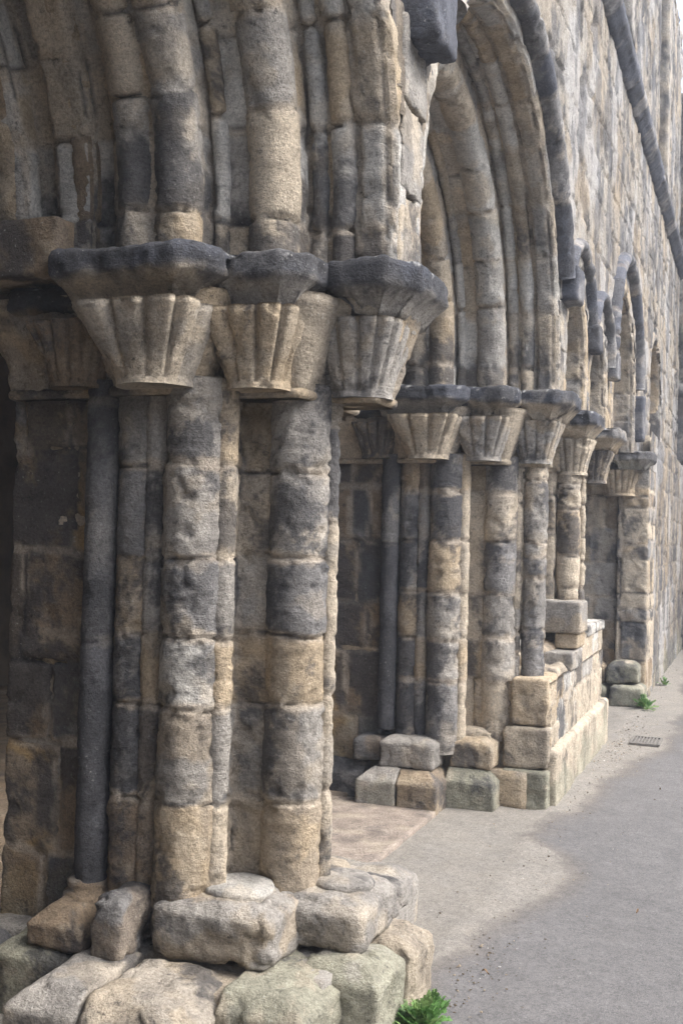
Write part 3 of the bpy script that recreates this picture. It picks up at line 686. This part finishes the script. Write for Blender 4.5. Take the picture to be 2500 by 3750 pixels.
def wall_sheet(name, X, y0, y1, z0, z1, st, seed, mix, soot, amp=1.0, hole=True, face=1, h=.27, l=.7, greenz=0, zst=None, jdep=.03, even=.6):
    ny = int((y1-y0)/st)+1; nz = int((z1-z0)/(zst or st))+1
    jdep *= .5
    y = np.linspace(y0, y1, ny); z = np.linspace(z0, z1, nz); Yg, Zg = np.meshgrid(y, z, indexing='ij')
    P = np.stack([np.full_like(Yg, X), Yg, Zg], -1); Pf = flat(P)
    sid, du, dv = rubble(Pf[:, 1], Pf[:, 2], h, l, seed, .04, Pf)
    N = np.tile([float(face), 0, 0], (len(Pf), 1))
    Q, jd = erode(Pf, N, sid, du, dv, seed, amp, jdep, .016, .5)
    if amp > 0:
        d = (h01(sid, seed+3)-.5)*.014*amp+.010*amp*fbm(Pf*np.array([1, 1.3, .7]), 3.2, 5, seed)-.035*amp*sstep(.5, .7, fbm(Pf, 2.2, 3, seed+5))
        Q = Q+N*(d+.012)[:, None]
    c = paint(Pf, sid, jd, seed, mix, soot, .35, greenz=greenz, even=even)
    k1 = sstep(.05, .4, fbm(Pf*np.array([1, .8, .6]), 1.5, 4, seed+61))[:, None]*.4; c = c*(1-k1)+np.array([.50, .40, .28])*k1
    k1 = sstep(.1, .4, fbm(Pf*np.array([1, .8, .6]), 1.7, 4, seed+64))[:, None]*.7; c = c*(1-k1)+np.array([.52, .51, .50])*k1
    st_ = (sstep(.02, .35, fbm(Pf*np.array([1, 1.6, .5]), 2.3, 5, seed+60))*.62)[:, None]; c = c*(1-st_)+np.array([.16, .165, .18])*st_; c = c*(.74 if amp > 0 else 1)
    F = grid_faces(ny, nz, False)
    if face < 0: F = F[:, ::-1]
    if hole:
        cen = Pf[F].mean(1); F = F[~in_open(cen[:, 1], cen[:, 2])]
    return mesh(name, Q, F, STONE, wall, {'tint': c})
UM = {'buff': .8, 'pale': 1.6, 'tan': .2, 'slate': .3, 'grey': 1.0}
wall_sheet('upper_face', WX, -1.0, 17.4, ZA-.02, 5.78, .022, 801, UM, .10, 1.0)
wall_sheet('high_face', WX-.02, -1.0, 17.4, 5.78, 9.2, .034, 802, {'grey': 1.2, 'slate': .6, 'buff': .6, 'pale': .5}, .22, .9)
wall_sheet('low_face', -1.03, 11.6, 17.4, 0, ZA+.25, .025, 803, {'buff': 1, 'grey': .8, 'tan': .8, 'slate': .3}, .15, .8, hole=False, h=.26, l=.32, greenz=.55)
wall_sheet('inner_face', BACK, -1.0, 17.4, ZA-.02, 9.2, .1, 804, {'brown': 1}, .2, 0, face=-1)
for yc_ in (3.6, 6.8):
    for q in range(3):
        rblock('spandrel_stone', -1.7, WX+.012+.006*q, yc_-.125, yc_+.125, 2.49+.30*q, 2.785+.30*q, wall, 815+q, 'buff', r=.015, res=.013, amp=.014, mix={'grey': 1, 'buff': .8, 'tan': .3}, soot=.2-.12*q)
# top, ends and reveal closing the thickness
rblock('wall_top', BACK, WX-.01, -1.0, 17.4, 9.15, 9.35, wall, 805, 'grey', r=.06, res=.09, amp=.09, mix={'grey': 1, 'slate': .6})
rblock('low_wall_core', BACK+.02, -1.07, 12.05, 17.4, 0, ZA+.25, wall, 806, 'buff', r=.02, res=.1, amp=.02, mix={'buff': 1, 'grey': 1})
for (yy, rr, ss) in ((12.69, 0, 811), (14.31, 0, 812)):
    rblock('window_jamb', BACK, WX+.008, yy-.06, yy+.06, 2.7, 3.6, wall, ss, 'tan', r=.02, res=.04, amp=.01, mix={'tan': 1, 'grey': 1})
arch_sweep('window_arch', [(.86, WX+.012), (.74, WX+.012), (.74, BACK), (.86, BACK)], 13.5, 3.25, .03, .78, .04, .04, .3, 813, wall, {'tan': 1, 'grey': 1}, .15)
rblock('window_blocking', -2.2, -2.05, 12.6, 14.4, 2.6, 4.2, wall, 814, 'slate', r=.02, res=.05, amp=.02, mix={'slate': 1, 'brown': .5})
rblock('wall_end', BACK+.02, WX-.05, 17.2, 17.38, 0, 9.2, wall, 817, 'grey', r=.02, res=.12, amp=.01, mix={'grey': 1})
# string course = old cloister roof drip; dark tint holds its underside shade
sc_o = sweep_v('string_course', [(5.98, 0), (5.72, 0)], 0, 1, 1, 1, [], 3, 1, wall, {'grey': 1}, 0, closed=False) if False else None
def bar_y(name, prof, y0, y1, step, seed, parent, mix, soot, mat=None, vh=.6, amp=1):
    """X-Z outline carried along Y"""
    pts, N, S, cor, L = resample(prof, .02)
    n = int((y1-y0)/step); y = np.linspace(y0, y1, n+1)
    P = np.zeros((len(pts), n+1, 3)); P[..., 0] = pts[:, None, 0]; P[..., 1] = y[None]; P[..., 2] = pts[:, None, 1]
    NN = np.zeros_like(P); NN[..., 0] = N[:, None, 0]; NN[..., 2] = N[:, None, 1]
    return finish(name, P, NN, S, y, [], vh, seed, parent, mix, soot, mat, amp, True, True, mort=.2)
bar_y('string_course', [(WX-.05, 5.66), (WX+.03, 5.66), (WX+.13, 5.76), (WX+.13, 5.84), (WX-.05, 5.98)], -1, 17.4, .03, 821, wall, {'blue': 1, 'slate': .3}, .1, SLATE, amp=.9)
for (y, z, s_) in [(8.3, 4.75, 830), (9.6, 4.9, 831), (10.9, 4.75, 832), (13.1, 5.0, 833)]:
    pass
# pilaster strips high on the wall
for (y, wd, ss) in ((9.55, .34, 841), (13.6, .4, 842)):
    rblock('pilaster', WX-.05, WX+.09, y, y+wd, 6.0, 9.25, wall, ss, 'grey', r=.02, res=.05, amp=.02, mix={'grey': 1, 'buff': .6, 'slate': .4}, soot=.25)
# return wall closing the court at the far end
far = empty('return_wall', (1, 17.5, 0), 'dark coursed wall closing the far end of the path at the right edge', 'wall')
nx, nz = 150, 200
x = np.linspace(-1.2, 4.2, nx); z = np.linspace(0, 8.6, nz); Xg, Zg = np.meshgrid(x, z, indexing='ij')
P = np.stack([Xg, np.full_like(Xg, 17.45), Zg], -1); Pf = flat(P)
sid, du, dv = rubble(Pf[:, 0], Pf[:, 2], .3, .5, 851, .02, Pf); N = np.tile([0., -1, 0], (len(Pf), 1))
Q, jd = erode(Pf, N, sid, du, dv, 851, 1.2, .03, .02)
mesh('wall_face', Q, grid_faces(nx, nz, False), STONE, far, {'tint': paint(Pf, sid, jd, 851, {'grey': 1, 'slate': .8, 'green': .5, 'brown': .4}, .3, .4)})
rblock('wall_body', -1.2, 4.2, 17.5, 18.4, 0, 8.62, far, 852, 'grey', r=.03, res=.3, amp=.02)

# ------------------------------------------------------------------ low ruined wall between second and third piers
lw = empty('low_ruined_wall', (-1.25, 7.7, 0), 'low stepped remnant of wall with pale mortar along the path', 'wall')
LM = {'buff': 1, 'pale': .5, 'tan': .6, 'grey': .4}
# ashlar skirt on the path side
def skirt_top(y): return np.interp(y, [6.5, 6.75, 7.2, 7.6, 8.1, 9.1], [.2, .52, .74, .86, .94, .94])
sweep_v('wall_core', [(-1.14, 6.62), (-1.62, 6.62), (-1.62, 9.05), (-1.14, 9.05)], 0, .74, .02, .02, [], .3, 861, lw, LM, .1, pattern='rub', h=.26, l=.42, greenz=.3)
sweep_v('wall_core', [(-1.145, 7.75), (-1.64, 7.75), (-1.64, 9.04), (-1.145, 9.04)], .735, .93, .02, .02, [], .3, 862, lw, LM, .15, pattern='rub', h=.2, l=.4)
rblock('plinth_course', -1.3, -1.095, 6.62, 9.12, -.02, .34, lw, 863, 'green', r=.02, res=.025, amp=.012, chamf=.02, mix={'green': .7, 'grey': .6, 'buff': .8}, soot=.05, greenz=.2)
for (n_, x0, x1, y0, y1, z0, z1, sd_, mx, rr) in [
    ('corner_block', -1.37, -1.145, 6.58, 7.0, .485, .765, 871, {'tan': 1, 'grey': .3, 'brown': .3}, .02),
    ('corner_block', -1.41, -1.135, 6.56, 6.95, .225, .475, 872, {'buff': 1, 'green': .5, 'grey': .4}, .03),
    ('corner_block', -1.405, -1.13, 6.52, 6.95, -.02, .22, 873, {'green': 1, 'grey': .3}, .03),
    ('step_block', -1.33, -1.12, 7.35, 7.8, .73, .86, 874, {'tan': .6, 'grey': 1}, .02),
    ('step_block', -1.28, -1.12, 7.55, 7.9, .865, .97, 875, {'tan': 1}, .02),
    ('rubble_stone', -1.52, -1.32, 7.0, 7.3, .70, .86, 876, {'buff': 1}, .05),
    ('rubble_stone', -1.50, -1.36, 7.2, 7.4, .78, .93, 877, {'pale': 1}, .05),
    ('rubble_stone', -1.58, -1.42, 6.9, 7.1, .70, .80, 878, {'buff': 1}, .04),
    ('coping_stone', -1.36, -1.13, 8.15, 8.62, .90, .985, 879, {'pale': 1, 'buff': 1}, .02),
    ('coping_stone', -1.36, -1.13, 8.63, 9.06, .90, .975, 880, {'pale': 1, 'slate': .6}, .02)]:
    rblock(n_, x0, x1, y0, y1, z0, z1, lw, sd_, 'buff', r=rr, res=.016, amp=.016, mix=mx, soot=.05)
rblock('mortar_bed', -1.62, -1.16, 6.98, 7.9, .66, .79, lw, 881, 'pale', r=.06, res=.02, amp=.035, mix={'pale': 1, 'buff': .6}, soot=0)
rblock('mortar_bed', -1.62, -1.30, 7.35, 8.1, .74, .9, lw, 882, 'pale', r=.06, res=.02, amp=.05, mix={'brown': .6, 'buff': .6}, soot=0)
o = rblock('loose_block', -1.42, -1.10, 7.52, 7.86, .972, 1.19, None, 883, 'tan', r=.02, res=.014, amp=.007, mix={'tan': 1, 'brown': .6, 'grey': .6}, soot=.12)
setp(o, 'squared brown sandstone block resting on top of the low ruined wall', 'stone block')

# ------------------------------------------------------------------ inner springer and vault ribs at top left
vr = empty('vault_springer', (-2.9, 3.3, 0), 'dark impost block and vault ribs springing inside the first arch', 'vault')
rblock('impost', -2.56, -2.17, 3.0, 3.5, 2.44, 2.64, vr, 892, 'brown', r=.02, res=.02, amp=.01, mix={'brown': 1, 'tan': .3}, soot=.1)
for k, (x, r) in enumerate([(-2.62, 1.22), (-2.86, 1.12)]):
    arch_sweep('rib', [(r+.14, x+.08), (r, x+.08), (r-.04, x), (r, x-.08), (r+.14, x-.08)], 2.0, 2.7, .1, r, .02, .025, .33, 894+k, vr, {'brown': 1, 'tan': .4}, .2, a1=120)
# interior room: floor, walls, ceiling
def plain(name, V, F, mat, kind='structure', **kw):
    o = mesh(name, V, F, mat, None, smooth=False, **kw); setp(o, kind=kind); return o
def simple_mat(name, ca, cb, sc_=3, bump=.3, rough=.9):
    mt = bpy.data.materials.new(name); t, b = nodes(mt); tc = t.nodes.new('ShaderNodeTexCoord').outputs['Object']
    n = tex_noise(t, tc, sc_, 8, .65); t.links.new(ramp(t, n, [(.35, ca), (.65, cb)]), b.inputs['Base Color'])
    b.inputs['Roughness'].default_value = rough; b.inputs['Specular IOR Level'].default_value = .1
    bm = t.nodes.new('ShaderNodeBump'); bm.inputs['Strength'].default_value = bump; bm.inputs['Distance'].default_value = .02
    t.links.new(tex_noise(t, tc, sc_*8, 6, .7), bm.inputs['Height']); t.links.new(bm.outputs[0], b.inputs['Normal']); return mt
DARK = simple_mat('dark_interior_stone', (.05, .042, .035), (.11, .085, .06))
def box_vf(x0, x1, y0, y1, z0, z1):
    V = np.array([(x, y, z) for x in (x0, x1) for y in (y0, y1) for z in (z0, z1)], float)
    F = np.array([(0, 1, 3, 2), (4, 6, 7, 5), (0, 4, 5, 1), (2, 3, 7, 6), (0, 2, 6, 4), (1, 5, 7, 3)]); return V, F
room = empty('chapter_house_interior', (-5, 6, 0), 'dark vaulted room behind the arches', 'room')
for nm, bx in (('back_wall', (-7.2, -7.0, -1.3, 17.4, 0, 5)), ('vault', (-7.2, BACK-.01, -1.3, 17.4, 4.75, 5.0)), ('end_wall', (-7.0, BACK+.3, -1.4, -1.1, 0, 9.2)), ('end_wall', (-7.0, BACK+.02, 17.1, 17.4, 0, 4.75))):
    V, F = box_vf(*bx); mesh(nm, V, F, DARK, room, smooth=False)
# ------------------------------------------------------------------ ground
def ground_mat():
    mt = bpy.data.materials.new('gritty_path'); t, b = nodes(mt)
    tc = t.nodes.new('ShaderNodeNewGeometry').outputs['Position']
    sp = t.nodes.new('ShaderNodeSeparateXYZ'); t.links.new(tc, sp.inputs[0])
    # distance out from the wall foot, wobbled: pale worn grit against the stones, damp tarmac further out
    n1 = tex_noise(t, tc, 1.3, 5, .55); n2 = tex_noise(t, tc, 240, 3, .8); n3 = tex_noise(t, tc, 22, 5, .7); n4 = tex_noise(t, tc, 5, 5, .6)
    ax = t.nodes.new('ShaderNodeAttribute'); ax.attribute_name = 'damp'
    e = math_(t, 'ADD', ax.outputs['Fac'], math_(t, 'MULTIPLY', math_(t, 'SUBTRACT', n1, .5), .45))
    e = math_(t, 'ADD', e, math_(t, 'MULTIPLY', math_(t, 'SUBTRACT', n4, .5), .12))
    fac = ramp(t, math_(t, 'ADD', e, .5), [(.46, 0.0), (.55, 1.0)])
    dry = mixc(t, ramp(t, n4, [(.3, 0.0), (.7, 1.0)]), (.25, .23, .20), (.22, .206, .186))
    wet = mixc(t, ramp(t, n4, [(.3, 0.0), (.7, 1.0)]), (.135, .131, .130), (.16, .155, .152))
    edge = ramp(t, math_(t, 'ADD', e, .5), [(.44, 0.0), (.52, .45), (.64, 0.0)])
    c = mixc(t, fac, dry, wet); c = mixc(t, edge, c, (.14, .12, .10))
    c = mixc(t, 1.0, c, ramp(t, n2, [(.3, .5), (.5, 1.0), (.7, 1.6)]), 'MULTIPLY')
    c = mixc(t, 1.0, c, ramp(t, n3, [(.3, .85), (.7, 1.15)]), 'MULTIPLY')
    vo = t.nodes.new('ShaderNodeTexVoronoi'); vo.inputs['Scale'].default_value = 110; t.links.new(tc, vo.inputs['Vector'])
    c = mixc(t, 1.0, c, ramp(t, vo.outputs['Color'], [(.0, .72), (.5, 1.0), (.93, 1.1), (1.0, 1.7)]), 'MULTIPLY')
    n9 = tex_noise(t, tc, 2.4, 6, .7, 1.5); c = mixc(t, 1.0, c, ramp(t, n9, [(.32, .90), (.5, 1.0), (.68, 1.07)]), 'MULTIPLY')
    t.links.new(c, b.inputs['Base Color']); b.inputs['Roughness'].default_value = .8; b.inputs['Specular IOR Level'].default_value = .3
    bm = t.nodes.new('ShaderNodeBump'); bm.inputs['Strength'].default_value = .7; bm.inputs['Distance'].default_value = .006
    t.links.new(math_(t, 'ADD', n2, math_(t, 'MULTIPLY', n3, 1.0)), bm.inputs['Height']); t.links.new(bm.outputs[0], b.inputs['Normal']); return mt
GMAT = ground_mat()
ys = np.concatenate([[-80], np.linspace(-2, 18, 330), [120]]); xs = np.concatenate([[-80], np.linspace(-3, 4, 120), [90]])
Xg, Yg = np.meshgrid(xs, ys, indexing='ij'); Pf = np.stack([Xg.ravel(), Yg.ravel(), 0*Xg.ravel()], 1)
Pf[:, 2] = .012*fbm(Pf, 1.1, 3, 3)-.004+.02*np.exp(-((Pf[:, 0]+1.08)/.1)**2)*(.5+fbm(Pf, 3, 2, 4))
Pf[:, 2] = np.where((np.abs(Pf[:, 0]) > 50) | (np.abs(Pf[:, 1]-10) > 50), 0, Pf[:, 2])
o = mesh('path', Pf, grid_faces(len(xs), len(ys), False)[:, ::-1], GMAT, None, {'damp': Pf[:, 0]-np.interp(Pf[:, 1], [-4, 3.2, 3.9, 4.2, 4.6, 5.0, 5.35, 5.6, 5.85, 6.5, 7.5, 9.5, 11, 13], [-.9, -1.15, -1.12, -1.0, -.96, -.86, -.8, -.9, -1.1, -1.0, -.9, -.62, -.6, -.75])}); setp(o, kind='structure')
FLAG = {'tan': .5, 'buff': 1, 'pale': .4, 'brown': .4}
o = rblock('threshold_slab', -2.45, -1.70, 4.35, 6.22, -.05, .022, None, 901, 'pale', r=.012, res=.03, amp=.006, mix={'pink': 1}, soot=-.3)
setp(o, 'broad reddish flagstone threshold lying between the first two piers', 'flagstone')
o = rblock('floor_slab', -7, -2.32, -1, 12, -.06, .02, None, 902, 'brown', r=.01, res=.12, amp=.01, mix={'brown': 1, 'slate': .6}, soot=.1); setp(o, kind='structure'); o.name = 'room_floor'

# unseen near range, put in behind the camera to block light
near_light_blocker = empty('near_light_blocker', (1, -2, 0), 'unseen stone range behind the camera, added to block light', 'wall')
for nm, bx in (('wall_face', (-3.5, 5.0, -2.6, -1.7, 0, 4.0)),):
    V, F = box_vf(*bx); mesh(nm, V, F, simple_mat('range_stone', (.16, .14, .12), (.3, .26, .21)), near_light_blocker, smooth=False)

far_light_blocker = empty('opposite_light_blocker', (23, 8, 0), 'unseen long stone range across the court, added to block low sky light', 'building')  # added out of view to keep low sky light off the interior
V, F = box_vf(22, 24, -18, 36, 0, 9.0); mesh('wall_face', V, F, simple_mat('court_stone', (.16, .14, .12), (.3, .26, .21)), far_light_blocker, smooth=False)

# iron drain cover
dr = empty('drain_cover', (-.80, 9.15, .0), 'small metal drain grating set in the path', 'drain cover')
IRON = simple_mat('weathered_iron', (.17, .162, .15), (.215, .20, .182), 20, .4, .8)
for q in range(7):
    V, F = box_vf(-.885+q*.026, -.885+q*.026+.014, 9.0, 9.30, .002, .011); mesh('bar', V, F, IRON, dr, smooth=False)
for (a_, b_, c_, d_) in ((-.912, -.893, 8.98, 9.32), (-.697, -.678, 8.98, 9.32), (-.912, -.678, 8.975, 8.997), (-.912, -.678, 9.302, 9.324)):
    V, F = box_vf(a_, b_, c_, d_, .001, .013 if b_-a_ < .1 else .0125); mesh('frame', V, F, IRON, dr, smooth=False)

# scattered grit and chips on the path
rr = np.random.RandomState(5)
V = []; F = []; T = []
ico = np.array([(1, 0, 0), (-1, 0, 0), (0, 1, 0), (0, -1, 0), (0, 0, 1), (0, 0, -1)], float)
icf = [(0, 2, 4), (2, 1, 4), (1, 3, 4), (3, 0, 4), (2, 0, 5), (1, 2, 5), (3, 1, 5), (0, 3, 5)]
for k in range(1300):
    y = rr.uniform(2.4, 15); hv = rr.rand()
    x = -1.07+abs(rr.normal(0, .09)) if hv < .4 else rr.uniform(-1.1, 1.8)
    if .62 < hv < .72: y = rr.normal(3.95, .25); x = -.93+rr.normal(0, .07)
    if hv > .75: y = rr.normal(8.9, .7); x = -1.04+abs(rr.normal(0, .16))
    if y < 6.4 and y > 4.3 and rr.rand() < .4: x = rr.uniform(-1.4, -.6)
    s = .003*(1+rr.exponential(.5)); q = (ico*rr.uniform(.5, 1.2, (6, 3))*s)*np.array([1, 1, .6])+np.array([x, y, .006+s*.2])
    n0 = len(V); V += list(q); F += [tuple(n0+i for i in f_) for f_ in icf]
    cc = [np.array([.40, .33, .25]), np.array([.14, .11, .08]), np.array([.2, .18, .16]), np.array([.6, .58, .55])][rr.choice(4, p=[.3, .4, .25, .05])]
    T += [cc]*6
o = mesh('path_grit', V, np.array(F), STONE, None, {'tint': np.array(T)}, smooth=False); setp(o, 'loose grit and stone chips scattered along the wall foot', 'grit', kind='stuff')

LIT = bpy.data.materials.new('dead_leaf'); t, b = nodes(LIT); b.inputs['Base Color'].default_value = (.20, .12, .06, 1); b.inputs['Roughness'].default_value = .7
rl = random.Random(8)
for k, (x, y) in enumerate([(-.90, 3.98), (-.45, 4.9), (-.55, 7.4)]):
    V = []; F = []; L = rl.uniform(.012, .026); a = rl.uniform(0, 6.28); ca, sa = math.cos(a), math.sin(a)
    for i in range(7):
        t_ = i/6; w_ = L*.32*math.sin(math.pi*min(t_+.05, 1)); z_ = .010+.006*math.sin(t_*5+k)
        for s_ in (-1, 0, 1):
            px, py = (t_-.5)*L*2, s_*w_; V.append((x+px*ca-py*sa, y+px*sa+py*ca, z_+abs(s_)*.004))
            
    n_ = len(V)
    V += [(a_, b_, c_-.0012) for a_, b_, c_ in V]
    for i in range(6):
        for s_ in (0, 1): q = (i*3+s_, i*3+s_+1, i*3+s_+4, i*3+s_+3); F += [q, tuple(n_+v for v in q[::-1])]
    o = mesh('dead_leaf', V, np.array(F), LIT, None); setp(o, ['brown dead leaf on the damp edge beside the nearest plinth', 'brown dead leaf alone in the middle of the path', 'tiny dead leaf on the path out from the low ruined wall'][k], 'leaf', 'dead leaves on the path')

# ------------------------------------------------------------------ weeds
LEAF = bpy.data.materials.new('weed_leaf'); t, b = nodes(LEAF)
oi = t.nodes.new('ShaderNodeAttribute'); oi.attribute_name = 'tint'
t.links.new(oi.outputs['Color'], b.inputs['Base Color']); b.inputs['Roughness'].default_value = .55
b.inputs['Subsurface Weight'].default_value = .0
tr = t.nodes.new('ShaderNodeBsdfTranslucent'); t.links.new(oi.outputs['Color'], tr.inputs[0])
ms = t.nodes.new('ShaderNodeMixShader'); ms.inputs[0].default_value = .3; out = [n for n in t.nodes if n.type == 'OUTPUT_MATERIAL'][0]
t.links.new(b.outputs[0], ms.inputs[1]); t.links.new(tr.outputs[0], ms.inputs[2]); t.links.new(ms.outputs[0], out.inputs[0])
def weed(x, y, z, size, n, seed, label):
    r = random.Random(seed); root = empty('weed', (x, y, z), label, 'plant', 'weeds growing at the wall foot')
    V = []; F = []; T = []; SV = []; SF = []
    for k in range(n):
        az = r.uniform(0, 2*math.pi); el = r.uniform(.35, 1.35); L = size*r.uniform(.55, 1.05)
        d = np.array([math.cos(az)*math.cos(el), math.sin(az)*math.cos(el), math.sin(el)]); side = np.cross(d, [0, 0, 1]); side /= np.linalg.norm(side)+1e-9
        base = np.array([x+r.uniform(-.02, .02), y+r.uniform(-.02, .02), z]); nrm = np.cross(side, d)
        def pt(t_): return base+d*L*t_-np.array([0, 0, 1])*L*.35*t_*t_*math.cos(el)
        w_ = .0016; n0 = len(SV)
        for q in range(6): p = pt(q/5); SV += [p-side*w_, p+side*w_, p+nrm*w_*1.5]
        for q in range(5):
            for (a_, b_) in ((0, 1), (1, 2), (2, 0)): SF.append((n0+q*3+a_, n0+q*3+b_, n0+q*3+3+b_, n0+q*3+3+a_))
        g = r.uniform(.7, 1.3); cl = np.array([.12, .25, .07])*g if r.random() < .6 else np.array([.22, .34, .12])*g
        # pinnate lobed leaf: paired leaflets along the outer half
        for q in range(7):
            t_ = .4+.1*q; p = pt(min(t_, 1)); ll = size*.19*(1.15-abs(t_-.75))*r.uniform(.8, 1.2)
            for s in (-1, 1, 0) if q == 6 else (-1, 1):
                dd = side*s*.85+d*.55+nrm*r.uniform(-.25, .35) if s else d.copy(); dd /= np.linalg.norm(dd); ww = np.cross(dd, nrm); ww /= np.linalg.norm(ww)+1e-9
                m0 = len(V); hw = ll*.30
                V += [p, p+dd*ll*.35+ww*hw*.9, p+dd*ll*.35-ww*hw*.9, p+dd*ll*.55+ww*hw*.5, p+dd*ll*.55-ww*hw*.5, p+dd*ll*.75+ww*hw*1.0, p+dd*ll*.75-ww*hw*1.0, p+dd*ll+nrm*ll*-.1, p+dd*ll*.6+nrm*ll*.08]
                F += [(m0, m0+1, m0+8), (m0, m0+8, m0+2), (m0+1, m0+3, m0+8), (m0+2, m0+8, m0+4), (m0+3, m0+5, m0+8), (m0+4, m0+8, m0+6), (m0+5, m0+7, m0+8), (m0+7, m0+6, m0+8)]
                T += [cl*r.uniform(.85, 1.15)]*9
    mesh('leaves', V, np.array(F), LEAF, root, {'tint': np.array(T)}, smooth=False)
    mesh('stems', SV, np.array(SF), LEAF, root, {'tint': np.tile([.10, .22, .06], (len(SV), 1))})
weed(-.985, 3.44, .0, .125, 54, 3, 'bright green bushy weed growing against the nearest plinth')
weed(-.97, 10.95, .0, .15, 22, 4, 'green weed at the foot of the square ashlar pier')
weed(-.93, 12.9, .0, .10, 16, 5, 'small weed tuft farthest along the wall foot')

# ------------------------------------------------------------------ haze volume standing in for lens veil glare
V, F = box_vf(-8.5, 40, -25, 60, -1.2, 10.2)
HZ = bpy.data.materials.new('veil_haze'); HZ.use_nodes = True; t = HZ.node_tree; t.nodes.clear()
pv = t.nodes.new('ShaderNodeVolumePrincipled'); pv.inputs['Color'].default_value = (.80, .87, 1, 1); pv.inputs['Density'].default_value = .0042; pv.inputs['Anisotropy'].default_value = .2
ho = t.nodes.new('ShaderNodeOutputMaterial'); t.links.new(pv.outputs[0], ho.inputs['Volume'])
o = mesh('haze', V, F, HZ, None, smooth=False); setp(o, 'thin pale haze volume standing in for lens veil glare', 'haze', kind='stuff')
